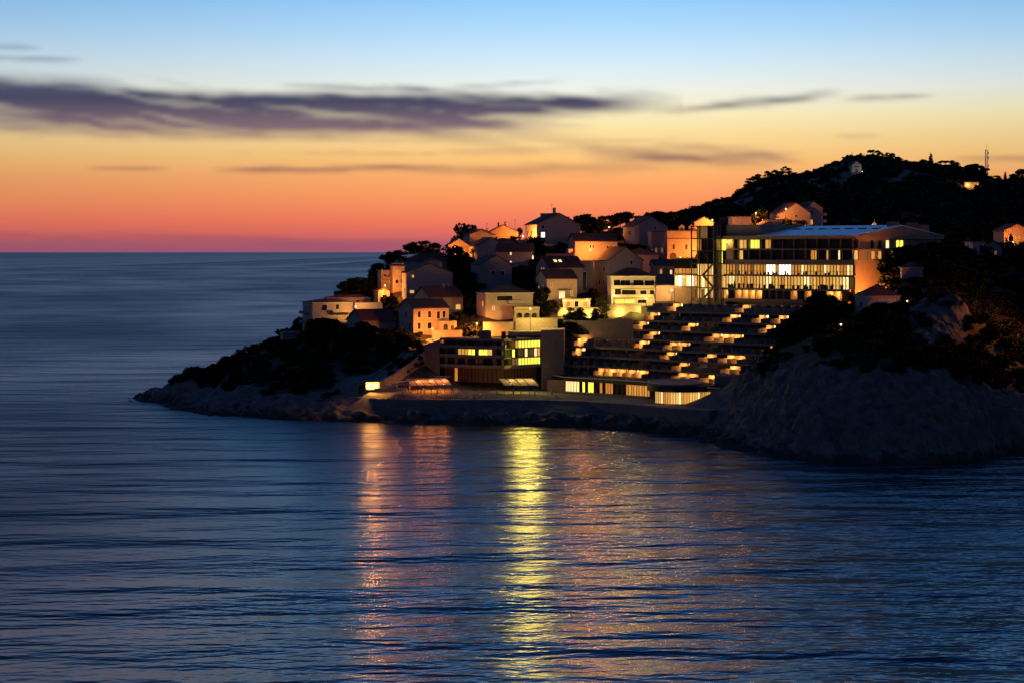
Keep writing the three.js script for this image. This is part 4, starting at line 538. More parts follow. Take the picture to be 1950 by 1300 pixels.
// ---------- the glass fronted restaurant with its lawn roof ----------
{
  const o = new V3(wx(1200, 604), 6.4, -604), g = thing('restaurant_pavilion', 'low glass restaurant with lawn roof and round bay beside the water', 'restaurant', o);
  const q = (px, Z, d = 0) => [wx(px, Z) - o.x, -Z - d - o.z];
  const edge = [[1040, 637], [1073, 623], [1150, 613], [1235, 599], [1300, 585], [1372, 570]], in_ = edge.map(([px, Z]) => q(px + 4, Z, 2.4)), top = 10.9 - o.y;
  prism('roof_lawn', M.lawn, g, [...edge.map(([px, Z]) => q(px + 1, Z, 0.6)), q(1392, 590), q(1300, 606, 2), q(1200, 624, 2), q(1130, 636, 2), q(1050, 646, 2)], top - 0.3, top + 0.02);
  for (let i = 0; i + 1 < edge.length; i++) { const a = q(...edge[i]), b = q(...edge[i + 1]), c = q(edge[i + 1][0] + 1, edge[i + 1][1], 0.6), d = q(edge[i][0] + 1, edge[i][1], 0.6); prism('roof_edge', M.white_paint, g, [a, b, c, d], top + 0.021, top + 0.2); prism('roof_fascia', M.dark_metal, g, [a, b, c, d], top - 1.0, top); }
  prism('ceiling', M.concrete, g, [...edge.map(([px, Z]) => q(px + 1, Z, 0.65)), q(1392, 592), q(1300, 607), q(1200, 625), q(1130, 637), q(1050, 646)], top - 0.75, top - 0.31);
  const LIT = [[1072, 1105, 'lit_cream'], [1110, 1116, 'lit_yellow'], [1121, 1129, 'lit_yellow'], [1136, 1139, 'lit_warm'], [1143, 1147, 'lit_amber'], [1154, 1167, 'lit_orange'], [1193, 1236, 'lit_amber']];
  for (let i = 1; i < 4; i++) {
    const a = in_[i], b = in_[i + 1], len = Math.hypot(b[0] - a[0], b[1] - a[1]), n = Math.round(len / 1.1), ang = -Math.atan2(b[1] - a[1], b[0] - a[0]);
    for (let j = 0; j < n; j++) { const t = (j + 0.5) / n, x = lerp(a[0], b[0], t), z = lerp(a[1], b[1], t), px = CX + F * (x + o.x) / -(z + o.z), l = LIT.find(([c, d]) => px > c && px < d), mm = l ? (l[2] === 'lit_amber' ? ['lit_orange', 'lit_amber'][j % 2] : l[2]) : null; box(mm ? 'lit_window_pane' : 'pane', mm ? M[mm] : j % 2 ? M.glass : M.wood, g, len / n - 0.06, 3.0, 0.08, x, 0.35, z, ang); box('mullion', M.dark_metal, g, 0.14, 3.1, 0.22, x - Math.cos(ang) * len / n / 2, 0.3, z + Math.sin(ang) * len / n / 2, ang); }
  }
  box('side_wall', M.concrete_tan, g, 5.6, 4.0, 0.4, wx(1060, 622) - o.x, -0.2, -622.4 - o.z, -14 * deg);
  // round bay
  const rc = q(1300, 583), R = 9.2;
  const bay = grp('round_bay', g); bay.position.set(rc[0], 0, rc[1]);
  const disk = mesh('disc_roof', new THREE.CylinderGeometry(7.4, 7.4, 0.5, 48), M.concrete, bay); disk.scale.z = 1.75; disk.position.set(wx(1286, 584) - wx(1300, 583), 5.3, -2);
  const rim = mesh('roof_rim', new THREE.TorusGeometry(7.45, 0.13, 6, 64), M.white_paint, bay); rim.rotation.x = Math.PI / 2; rim.scale.y = 1.75; rim.position.copy(disk.position); rim.position.y = 5.6;
  mesh('bay_roof', new THREE.CylinderGeometry(R + 0.7, R + 0.7, 1.6, 48), M.dark_metal, bay).position.y = 4.2; mesh('bay_floor', new THREE.CylinderGeometry(R + 0.6, R + 0.6, 4.4, 40), M.concrete, bay).position.y = -2.1;
  for (let j = 0; j < 26; j++) { const th = (-0.98 + j * 0.082) * 1.0 + 0.0, x = Math.sin(th) * R, z = Math.cos(th) * R; box('lit_window_pane', M[['lit_warm', 'lit_amber', 'lit_cream', 'lit_warm', 'lit_amber', 'lit_orange', 'lit_warm'][(j * 3) % 7]], bay, 0.76, 3.1, 0.06, x, 0.2, z, th); box('mullion', M.dark_metal, bay, 0.11, 3.1, 0.2, Math.sin(th - 0.041) * (R + 0.05), 0.2, Math.cos(th - 0.041) * (R + 0.05), th - 0.041); }
  const rl = new THREE.RectAreaLight(WARM, 2.2, 11, 3); rl.name = 'window_light'; rl.position.set(0, 1.8, R + 0.3); rl.lookAt(rl.position.clone().add(new V3(0, 0, 1))); rl.rotation.y = Math.PI; bay.add(rl);
  // podium
  prism('podium', M.concrete, g, [...in_.slice(0, 4).map(([x, z]) => [x - 1, z + 3.2]), ...in_.slice(0, 4).reverse().map(([x, z]) => [x, z - 1])], -4, 0.28);
  box('low_block', M.concrete, g, 6.5, 6.4, 6, wx(1384, 574) - o.x, -2.6, -578 - o.z, -35 * deg); box('plant_block', M.concrete, g, 8, 5, 6, wx(1398, 580) - o.x, 2.4, -584 - o.z, -35 * deg);
}

// ---------- promenade, road and ramp ----------
{
  const fr = [[676, 604], [720, 598.5], [800, 597], [900, 596], [1000, 595], [1060, 593], [1120, 588], [1200, 577], [1280, 562], [1350, 553]], bk = [[1390, 566], [1300, 592], [1200, 612], [1100, 626], [1000, 630], [860, 634], [760, 618], [690, 612]];
  const g = mesh('promenade', prismGeo([...fr, ...bk].map(([px, Z]) => [wx(px, Z), -Z]), 1.2, 6.25), M.paving, scene); tag(g, 'paved beach promenade on a concrete sea wall', 'promenade', null, 'structure');
  // the coast road
  const pts = [[700, 734, 607], [730, 716, 614], [757, 698, 622], [780, 680, 630], [800, 663, 637], [824, 653, 642], [860, 646, 646], [910, 642, 649], [965, 638, 652]].map((a) => at(...a)), w = 3.1, pos = [], uv = [], idx = [];
  const side = pts.map((p, i) => { const a = pts[Math.max(0, i - 1)], b = pts[Math.min(pts.length - 1, i + 1)]; return new V3(b.z - a.z, 0, -(b.x - a.x)).normalize(); });
  pts.forEach((p, i) => { for (const s of [-1, 1]) for (const dy of [0, -4]) { pos.push(p.x + side[i].x * w * s, p.y + dy, p.z + side[i].z * w * s); uv.push(s * w + dy, i * 6); } });
  for (let i = 0; i + 1 < pts.length; i++) { const a = i * 4, b = a + 4; idx.push(a, b, a + 2, a + 2, b, b + 2, a + 1, a, b, a + 1, b, b + 1, a + 2, a + 3, b + 2, a + 3, b + 3, b + 2); }
  const rg = new THREE.BufferGeometry(); rg.setAttribute('position', new THREE.Float32BufferAttribute(pos, 3)); rg.setAttribute('uv', new THREE.Float32BufferAttribute(uv, 2)); rg.setIndex(idx); rg.computeVertexNormals();
  tag(mesh('coast_road', rg, M.paving, scene), 'narrow paved road curving down beside the lower hotel wing', 'road', null, 'structure');
  for (const [s, label, top, down] of [[-1, 'stone parapet wall following the outer edge of the coast road', 0.9, 7], [1, 'low kerb wall along the inner edge of the coast road', 0.5, 3]]) {
    const o = thing('road_wall', label, 'wall', pts[3].clone().addScaledVector(side[3], w * s));
    for (let i = 0; i + 1 < pts.length - 3; i++) { const a = pts[i].clone().addScaledVector(side[i], (w + 0.3) * s).sub(o.position), b = pts[i + 1].clone().addScaledVector(side[i + 1], (w + 0.3) * s).sub(o.position), n = side[i].clone().multiplyScalar(0.25 * s); prism('wall_section', M.stone_wall, o, [[a.x, a.z], [b.x, b.z], [b.x + n.x, b.z + n.z], [a.x + n.x, a.z + n.z]], Math.min(a.y, b.y) - down, [a.y + top, b.y + top, b.y + top, a.y + top]); }
  }
  pts.forEach((p, i) => { GROUND_EXTRA.push([p.x, -p.z, p.y - 1.2]); if (i > 2) GROUND_EXTRA.push([p.x, -p.z + 3.4, p.y - 0.8]); });
}

// ---------- beach terrace: awnings, kiosk, loungers, parasols, cars ----------
M.awning = new THREE.MeshPhysicalMaterial({ roughness: 1, transmission: 0.45, thickness: 0, side: THREE.DoubleSide, name: 'awning' }); M.awning.color.setRGB(0.75, 0.6, 0.5);
function awning(label, pxs, y, Zf, Zb, dy, m, cd, color) {
  const o = new V3(wx((pxs[0] + pxs[pxs.length - 1]) / 2, Zf), 6.3, -Zf), g = thing('awning', label, 'awning', o), rise = 1.6;
  for (let i = 0; i + 1 < pxs.length; i++) {
    const N = 6, pos = [], idx = [];
    for (let j = 0; j <= N; j++) { const t = j / N, Z = lerp(Zf, Zb, t), yy = y + rise * Math.sin(t * 1.45) - 6.3 + dy * i; pos.push(wx(pxs[i] + 1.1 - 14 * t, Zf) - o.x, yy, -Z - o.z, wx(pxs[i + 1] - 1.1 - 14 * t, Zf) - o.x, yy + dy, -Z - o.z); if (j < N) { const a = j * 2; idx.push(a, a + 1, a + 2, a + 1, a + 3, a + 2); } }
    const q = new THREE.BufferGeometry(); q.setAttribute('position', new THREE.Float32BufferAttribute(pos, 3)); q.setIndex(idx); q.computeVertexNormals(); mesh('fabric_panel', q, m, g);
  }
  pxs.forEach((px, i) => { const pp = []; for (let j = 0; j <= 6; j++) { const t = j / 6; pp.push(new V3(wx(px - 14 * t, Zf) - o.x, y + rise * Math.sin(t * 1.45) - 6.25 + dy * i, -lerp(Zf, Zb, t) - o.z)); } mesh('rib', new THREE.TubeGeometry(new THREE.CatmullRomCurve3(pp), 8, 0.09, 5), M.dark_metal, g); box('post', M.dark_metal, g, 0.14, y - 6.3 + dy * i, 0.14, wx(px, Zf) - o.x, -0.02, 0); });
  for (const u of [0.2, 0.5, 0.8]) { const x = (u - 0.5) * wx(pxs[pxs.length - 1] - pxs[0] + CX, Zf); bulb('lamp_bulb', g, x, y - 6.3 + 0.3, -3.6, M.lamp_warm, color, cd, false); }
  return g;
}
awning('curved terrace awning of six glowing fabric panels below the hotel wing', [782, 795, 808, 821, 834, 847, 860], 9.7, 603, 610, 0.05, M.awning, 15, SODIUM);
awning('curved terrace awning of four dim fabric panels beside the restaurant', [960, 976, 992, 1008, 1026], 9.7, 605, 611, 0, M.awning, 5, YELLOW);
{ const g = thing('canopy_frame', 'long curved white canopy edge over the beach bar', 'canopy', new V3(wx(770, 606), 6.3, -606)); const pp = [[738, 740], [742, 733], [756, 728], [780, 724], [812, 722], [840, 722]].map(([px, py]) => at(px, py, 607).sub(g.position)); mesh('curved_rim', new THREE.TubeGeometry(new THREE.CatmullRomCurve3(pp), 24, 0.16, 6), M.white_paint, g); for (const i of [0, 2, 3]) box('post', M.plaster_warm, g, 0.35, Math.max(0.3, pp[i].y), 0.35, pp[i].x, 0, pp[i].z); const rf = prismGeo([...pp.map((p) => [p.x, p.z]), [pp[5].x, pp[5].z - 6], [pp[0].x + 4, pp[0].z - 6]], 3.4, 3.55); mesh('roof', rf, M.concrete, g); }
{ const g = thing('beach_kiosk', 'small kiosk with two glaring lamps at the foot of the ramp', 'kiosk', at(709, 742, 603)); box('wall', M.plaster_warm, g, 3.8, 2.2, 2.2, 0, 0, -1.3); box('roof', M.concrete, g, 4.2, 0.2, 3.0, 0, 2.2, -1); for (const x of [-1, 0.95]) { const l = grp('lamp', g); l.position.set(x, 1.25, 0.1); box('bracket', M.dark_metal, l, 0.12, 0.12, 0.3, 0, 0.1, -0.2); bulb('lamp_bulb', l, 0, 0, 0.1, M.lamp_warm, WARM, 30, true); } }
{ const g = thing('terrace_wall', 'curved yellow lit low wall beside the kiosk', 'wall', at(730, 744, 602)); const n = 7; for (let i = 0; i < n; i++) { const t = i / n, x = -2 + i * 1.3; box('wall_section', M.plaster_warm, g, 1.28, 0.9, 0.3, x, -0.1 + 0.12 * i * 0, -Math.pow(t, 2) * 2, 0); } }
// loungers
const lr = rng(91);
const lounger0 = (() => { const g = thing('sun_lounger', 'white sun lounger on the beach promenade', 'sun lounger', new V3(), 0, 'sun loungers on the beach promenade'); box('frame', M.white_paint, g, 0.66, 0.07, 1.9, 0, 0.26, 0); box('mattress', M.fabric_white, g, 0.6, 0.09, 1.3, 0, 0.335, 0.28); const b = box('backrest', M.fabric_white, g, 0.6, 0.09, 0.75, 0, 0.5, -0.62); b.rotation.x = 0.6; for (const [x, z] of [[-0.28, -0.8], [0.28, -0.8], [-0.28, 0.8], [0.28, 0.8]]) box('leg', M.white_paint, g, 0.05, 0.26, 0.05, x, 0, z); return g; })();
const paraGeo = new THREE.LatheGeometry([[0.02, 2.7], [0.1, 2.6], [0.2, 2.0], [0.24, 1.3], [0.15, 1.05], [0.03, 1.0]].map(([x, y]) => new THREE.Vector2(x, y)), 10);
const parasol0 = (() => { const g = thing('folded_parasol', 'folded pale parasol standing among the loungers', 'parasol', new V3(), 0, 'folded parasols on the beach promenade'); const p = mesh('pole', new THREE.CylinderGeometry(0.04, 0.04, 2.7, 6), M.steel, g); p.position.y = 1.35; mesh('canopy', paraGeo, M.fabric_white, g); const b = mesh('base', new THREE.CylinderGeometry(0.3, 0.34, 0.12, 12), M.concrete, g); b.position.y = 0.06; return g; })();
{
  let first = true, f2 = true;
  for (const [p0, p1, Z, n] of [[752, 880, 600.5, 13], [756, 884, 604, 13], [896, 972, 600, 8], [1000, 1058, 599, 6]]) for (let i = 0; i < n; i++) {
    const px = lerp(p0, p1, i / (n - 1)) + lr() * 3, l = first ? lounger0 : lounger0.clone(); if (!first) { l.name = numbered('sun_lounger'); scene.add(l); } first = false; l.position.set(wx(px, Z), 6.252, -Z - lr()); l.rotation.y = (lr() - 0.5) * 0.5;
    if (i % 3 === 1) { const q = f2 ? parasol0 : parasol0.clone(); if (!f2) { q.name = numbered('folded_parasol'); scene.add(q); } f2 = false; q.position.set(wx(px + 5, Z), 6.252, -Z - 1.2); }
  }
}
// parked cars
function car(label, p, turn, paint) {
  const g = thing('parked_car', label, 'car', p, turn);
  const s = poly([[-2.1, 0.35], [2.05, 0.35], [2.1, 0.75], [1.3, 0.95], [0.6, 1.42], [-1.0, 1.45], [-1.7, 0.98], [-2.1, 0.9]], 1.6, 0.06); s.translate(0, 0, -0.8); mesh('body', s, paint, g);
  const w = poly([[1.12, 0.98], [0.55, 1.36], [-0.95, 1.38], [-1.5, 1.0]], 1.68, 0.02); w.translate(0, 0, -0.84); mesh('window', w, M.glass, g);
  for (const [x, z] of [[1.3, 0.82], [1.3, -0.82], [-1.3, 0.82], [-1.3, -0.82]]) { const t = mesh('wheel', new THREE.CylinderGeometry(0.33, 0.33, 0.2, 14), M.tyre, g); t.rotation.x = Math.PI / 2; t.position.set(x, 0.33, z); mesh('rim', new THREE.CylinderGeometry(0.18, 0.18, 0.22, 10), M.steel, t); }
  for (const z of [-0.6, 0.6]) box('headlight', M.white_paint, g, 0.08, 0.15, 0.3, 2.1, 0.62, z);
}
{ const p = at(806, 659, 640); car('dark car parked on the orange lit bend of the coast road', p.clone().add(new V3(0, 0.15, -2)), 0.2, M.car_paint_dark); car('pale car parked behind the dark one on the coast road', at(822, 655, 644).add(new V3(0, 0.1, -1.5)), 0.35, M.car_paint_light); }
{ const g = thing('bell_gable', 'small white bell gable with cross rising over the hotel roof', 'bell gable', at(1665, 438, 720)); const s = new THREE.Shape(); [[-1.3, -2], [1.3, -2], [1.3, 1], [0.8, 1.3], [0.7, 2], [0, 2.7], [-0.7, 2], [-0.8, 1.3], [-1.3, 1]].forEach(([x, y], i) => (i ? s.lineTo(x, y) : s.moveTo(x, y))); const h = new THREE.Path(); h.absarc(0, 0.8, 0.5, 0, Math.PI * 2); s.holes.push(h); mesh('gable_wall', new THREE.ExtrudeGeometry(s, { depth: 0.6, bevelEnabled: false }), M.plaster_white, g); const b = mesh('bell', new THREE.LatheGeometry([[0.02, 0.35], [0.14, 0.3], [0.18, 0.1], [0.28, 0]].map(([x, y]) => new THREE.Vector2(x, y)), 10), M.dark_metal, g); b.position.set(0, 0.6, 0.3); box('cross', M.white_paint, g, 0.1, 0.8, 0.1, 0, 2.7, 0.3); box('foot_wall', M.plaster_white, g, 5, 14, 4, 0, -16, -1); bulb('lamp_bulb', g, -1.9, -0.6, 2.4, M.lamp_warm, WARM, 18, false); GROUND_EXTRA.push([g.position.x, 722, g.position.y - 15]); }

// ---------- the ground of the headland ----------
solveGround();
const amp = (x, Z, Y) => { const px = CX + F * x / Z; return px > 655 && px < 1395 && Z > 548 && Y > 2.5 ? 0 : 1; };
const ridged = (x, y, z) => { let s = 0, a = 1, f = 1; for (let i = 0; i < 4; i++) { s += a * (1 - 2 * Math.abs(n3(x * f, y * f, z * f))); a *= 0.5; f *= 2.1; } return s; };
{
  const xs = [], zs = []; for (let x = -150; x <= 240; x += x < 20 ? 0.85 : x < 150 ? 0.55 : 1.1) xs.push(x); for (let z = 440; z <= 900; z += z < 470 ? 1.5 : z < 575 ? 0.5 : z < 640 ? 0.8 : 1.3) zs.push(z);
  const nx = xs.length - 1, nz = zs.length - 1, pos = new Float32Array((nx + 1) * (nz + 1) * 3), col = new Float32Array(pos.length), uv = new Float32Array((nx + 1) * (nz + 1) * 2), idx = [], hs = new Float32Array((nx + 1) * (nz + 1));
  for (let j = 0; j <= nz; j++) for (let i = 0; i <= nx; i++) hs[j * (nx + 1) + i] = ground(xs[i], zs[j]);
  for (let j = 0; j <= nz; j++) for (let i = 0; i <= nx; i++) {
    const q = j * (nx + 1) + i, k = q * 3, x = xs[i], Z = zs[j], Y = hs[q], m = rockMask(x, Z, Y), a = amp(x, Z, Y) * m;
    const i1 = Math.min(nx, i + 1), i0 = Math.max(0, i - 1), j1 = Math.min(nz, j + 1), j0 = Math.max(0, j - 1), e = (hs[j * (nx + 1) + i1] - hs[j * (nx + 1) + i0]) / (xs[i1] - xs[i0]), f = (hs[j1 * (nx + 1) + i] - hs[j0 * (nx + 1) + i]) / (zs[j1] - zs[j0]), steep = clamp(Math.hypot(e, f));
    // tilted beds, joints between blocks, small broken edges
    const u = x * 0.62 + Y * 0.85 + Z * 0.2 + 1.5 * n2(x / 11, Z / 11), v = -x * 0.5 + Y * 0.6 + Z * 0.6 + 1.2 * n2b(x / 9, Z / 9), saw = (t) => { const w = t - Math.floor(t); return w < 0.78 ? w / 0.78 : (1 - w) / 0.22; };
    const bed = (saw(u / 4.6) - 0.5) * 1.5 + (saw(u / 1.7 + 0.3 * n2(x / 5, Z / 5)) - 0.5) * 0.5 + (saw(v / 6.2) - 0.5) * 1.3 + ridged(x / 9, Y / 6, Z / 9) * 0.9 + ridged(x / 2.6, Y / 2, Z / 2.6) * 0.32 + n3(x / 18, Y / 12, Z / 18) * 1.4;
    const out = a * (0.4 + 0.6 * steep) * bed, soft = (1 - m) * (n2(x / 7, Z / 7) * 0.25) * amp(x, Z, Y), L = Math.hypot(e, f, 1);
    pos[k] = x - e / L * out * 0.8; pos[k + 1] = Y + out / L + soft; pos[k + 2] = -Z + f / L * out * 0.8;
    const g = 0.5 + 0.5 * n3(x / 5, Y / 3, Z / 5), g2 = 0.5 + 0.5 * n3(x / 1.3, Y / 1.1, Z / 1.3), t = g * 0.45 + g2 * 0.55, r = [lerp(0.07, 0.26, t), lerp(0.063, 0.23, t), lerp(0.055, 0.195, t)], s = [0.045 + 0.02 * g, 0.042 + 0.016 * g, 0.022 + 0.01 * g];
    const mm = sstep(0.3, 0.7, m + 0.35 * n2b(x / 4, Z / 4)); for (let c = 0; c < 3; c++) col[k + c] = lerp(s[c], r[c], mm);
    if (Y < 1.4 + n2(x / 5, Z / 5) + 0.6 * n2b(x / 1.7, Z / 1.7)) { col[k] = 0.05; col[k + 1] = 0.048; col[k + 2] = 0.04; }   // dark weed and wet stone along the waterline
    uv[q * 2] = x; uv[q * 2 + 1] = Z;
  }
  for (let j = 0; j < nz; j++) for (let i = 0; i < nx; i++) { const a = j * (nx + 1) + i, b = a + 1, c = a + nx + 1, d = c + 1; if (Math.max(pos[a * 3 + 1], pos[b * 3 + 1], pos[c * 3 + 1], pos[d * 3 + 1]) > -3) idx.push(a, b, c, b, d, c); }
  const g = new THREE.BufferGeometry(); g.setAttribute('position', new THREE.BufferAttribute(pos, 3)); g.setAttribute('color', new THREE.BufferAttribute(col, 3)); g.setAttribute('uv', new THREE.BufferAttribute(uv, 2)); g.setIndex(idx); g.computeVertexNormals();
  const m = new THREE.MeshStandardMaterial({ vertexColors: true, roughness: 1, name: 'headland_ground' });
  tag(mesh('headland_terrain', g, m, scene), 'rocky headland with earth slopes dropping to the sea', 'headland', null, 'structure');
}

// ---------- the far hill ----------
const HILL = [[800, 1400], [900, 900], [1000, 620], [1100, 500], [1180, 452], [1240, 422], [1280, 404], [1345, 388], [1400, 374], [1420, 358], [1440, 346], [1470, 332], [1500, 333], [1550, 328], [1590, 309], [1625, 299], [1665, 298], [1715, 306], [1745, 315], [1800, 317], [1850, 330], [1880, 341], [1910, 343], [1950, 336], [2050, 330], [2200, 345], [2500, 380]];
const HZr = 1320;
const hillY = (x, Z) => { const px = CX + F * x / HZr, top = EYE + (Y0 - table(HILL, px)[0] - 6) / F * HZr, t = (Z - 880) / (HZr - 880), pr = t < 1 ? Math.pow(sstep(-0.1, 1.05, t), 0.8) * 1.0 : Math.max(0, 1 - Math.pow((t - 1) * 1.1, 2)), b = clamp(top / 40); return -6 + (top + 6) * pr + b * pr * (4 * n2(x / 60, Z / 60) + 2 * n2(x / 22, Z / 22)) * (1 - Math.exp(-Math.pow((Z - HZr) / 30, 2)) * 0.75); };
{
  const st = 4, x0 = -120, x1 = 560, z0 = 870, z1 = 1600, nx = (x1 - x0) / st, nz = Math.round((z1 - z0) / st), pos = [], col = [], idx = [];
  for (let j = 0; j <= nz; j++) for (let i = 0; i <= nx; i++) { const x = x0 + i * st, Z = z0 + j * st, q = clamp(0.5 + 0.7 * n2(x / 30, Z / 30) + 0.4 * n2b(x / 9, Z / 9)) * sstep(1080, 1230, Z); pos.push(x, hillY(x, Z) + n2b(x / 9, Z / 9) * 0.7, -Z); col.push(lerp(0.08, 0.24, q), lerp(0.075, 0.22, q), lerp(0.055, 0.19, q)); }
  for (let j = 0; j < nz; j++) for (let i = 0; i < nx; i++) { const a = j * (nx + 1) + i, b = a + 1, c = a + nx + 1; idx.push(a, b, c, b, c + 1, c); }
  const g = new THREE.BufferGeometry(); g.setAttribute('position', new THREE.Float32BufferAttribute(pos, 3)); g.setAttribute('color', new THREE.Float32BufferAttribute(col, 3)); g.setIndex(idx); g.computeVertexNormals();
  tag(mesh('hill', g, new THREE.MeshStandardMaterial({ vertexColors: true, roughness: 1, name: 'hill_ground' }), scene), 'dark scrub covered hill rising behind the hotel', 'hill', null, 'structure');
}
const CLEAR = [];
const onHill = (px, py) => { for (let Z = 900; Z < 1330; Z += 2) if (hillY(wx(px, Z), Z) >= wy(py, Z)) return at(px, py, Z); return at(px, py, 1300); };
const hillAt = (px, Z = HZr - 6) => { const x = wx(px, Z); return new V3(x, hillY(x, Z), -Z); };
{ const p = onHill(1632, 330), g = thing('chapel', 'small pale chapel high on the dark hill', 'chapel', new V3(p.x, p.y, p.z), 0.1); const s = poly([[-3, -6], [3, -6], [3, 4.6], [0, 7], [-3, 4.6]], 8); s.translate(0, 0, -8); mesh('wall', s, M.plaster_white, g); const r = poly([[-3.4, 4.3], [0, 7.05], [3.4, 4.3], [3.4, 4.6], [0, 7.4], [-3.4, 4.6]], 8.6); r.translate(0, 0, -8.3); mesh('roof', r, M.roof_tile_dark, g); box('door', M.wood, g, 1.3, 2.2, 0.1, 0, 0.2, 0.04); box('window', M.shutter, g, 2.6, 0.6, 0.1, 0, 3.4, 0.04); const fl = grp('floodlight', g); fl.position.set(1.5, 0.6, 7); box('housing', M.dark_metal, fl, 0.5, 0.3, 0.3, 0, -0.5, 0); bulb('lamp_bulb', fl, 0, 0, 0, M.lamp_white, WHITE, 7, false); CLEAR.push([p.x, -p.z, 9]); }
{ const p = hillAt(1879), g = thing('radio_mast', 'tall lattice radio mast on the hilltop', 'mast', p); const H = 20; for (const [x, z] of [[-0.7, 0.5], [0.7, 0.5], [0, -0.7]]) { const c = mesh('leg', new THREE.CylinderGeometry(0.16, 0.2, H, 6), M.steel, g); c.position.set(x, H / 2 - 1, z); } for (let i = 0; i < 10; i++) beam('brace', M.steel, g, new V3(i % 2 ? -0.7 : 0.7, i * 1.9, 0.5), new V3(i % 2 ? 0.7 : -0.7, i * 1.9 + 1.9, 0.5), 0.12, 0.12); for (const y of [8, 13, 16]) box('antenna_panel', M.white_paint, g, 0.5, 1.8, 0.3, 1.1, y, 0.5); const t = mesh('tip', new THREE.CylinderGeometry(0.06, 0.1, 4, 5), M.steel, g); t.position.y = H + 0.6; }
{ const p = hillAt(1623, 1318), g = thing('flagpole', 'thin pole on the hilltop above the chapel', 'pole', p); const c = mesh('pole', new THREE.CylinderGeometry(0.1, 0.14, 6, 6), M.steel, g); c.position.y = 2.6; box('crossbar', M.steel, g, 1.2, 0.12, 0.12, 0, 4, 0); }
{ const p = hillAt(1313, 1300), g = thing('flagpole', 'thin bare pole low on the hill skyline', 'pole', p); const c = mesh('pole', new THREE.CylinderGeometry(0.1, 0.14, 6, 6), M.steel, g); c.position.y = 2.6; const d = mesh('tip', new THREE.SphereGeometry(0.18, 8, 6), M.steel, g); d.position.y = 5.6; }
{ const p = onHill(1851, 358), g = thing('hill_house', 'small house with lit terrace below the radio mast', 'house', p, -0.15); box('wall', M.plaster, g, 8, 8, 6, 0, -5, -3); box('roof', M.roof_tile_dark, g, 9, 0.5, 7, 0, 3, -3); box('window', M.lit_amber, g, 1.6, 1.4, 0.1, 2, 0.8, 0.04); CLEAR.push([p.x, -p.z, 10]); for (const [x, y] of [[-2.4, 1.6], [2.6, 0.4]]) bulb('lamp_bulb', g, x, y, 1.2, M.lamp_warm, WARM, 12, false); }

// ---------- trees ----------
function leafCloud(clumps, leaf, per, r) {   // many small faces spread through the clumps
  const p = [], n = [], v = new V3(), u = new V3(), w = new V3();
  for (const [cx, cy, cz, rx, ry] of clumps) {
    const cnt = Math.round(per * Math.pow(rx * rx * ry, 0.5) * 3);
    for (let i = 0; i < cnt; i++) {
      v.set(r() * 2 - 1, r() * 2 - 1, r() * 2 - 1); if (v.lengthSq() > 1) { i--; continue; } const l = Math.pow(v.length(), 0.5); v.normalize().multiplyScalar(l);
      const x = cx + v.x * rx, y = cy + v.y * ry, z = cz + v.z * rx, s = leaf * (0.6 + r() * 0.8);
      u.set(r() - 0.5, r() - 0.5, r() - 0.5).normalize(); w.set(r() - 0.5, r() - 0.5, r() - 0.5).cross(u).normalize();
      const nn = u.clone().cross(w); if (nn.dot(v) < 0) nn.negate();
      const q = [[-1, -0.5], [1, -0.4], [0.9, 0.5], [-0.8, 0.6]].map(([a, b]) => [x + (u.x * a + w.x * b) * s, y + (u.y * a + w.y * b) * s, z + (u.z * a + w.z * b) * s]);
      for (const k of [0, 1, 2, 0, 2, 3]) { p.push(...q[k]); n.push(nn.x, nn.y, nn.z); }
    }
  }
  const g = new THREE.BufferGeometry(); g.setAttribute('position', new THREE.Float32BufferAttribute(p, 3)); g.setAttribute('normal', new THREE.Float32BufferAttribute(n, 3)); return g;
}
function limb(a, b, r0, r1) { const d = b.clone().sub(a), g = new THREE.CylinderGeometry(r1, r0, d.length(), 6, 1, true); g.translate(0, d.length() / 2, 0); g.applyQuaternion(new THREE.Quaternion().setFromUnitVectors(new V3(0, 1, 0), d.normalize())); g.translate(a.x, a.y, a.z); return g; }
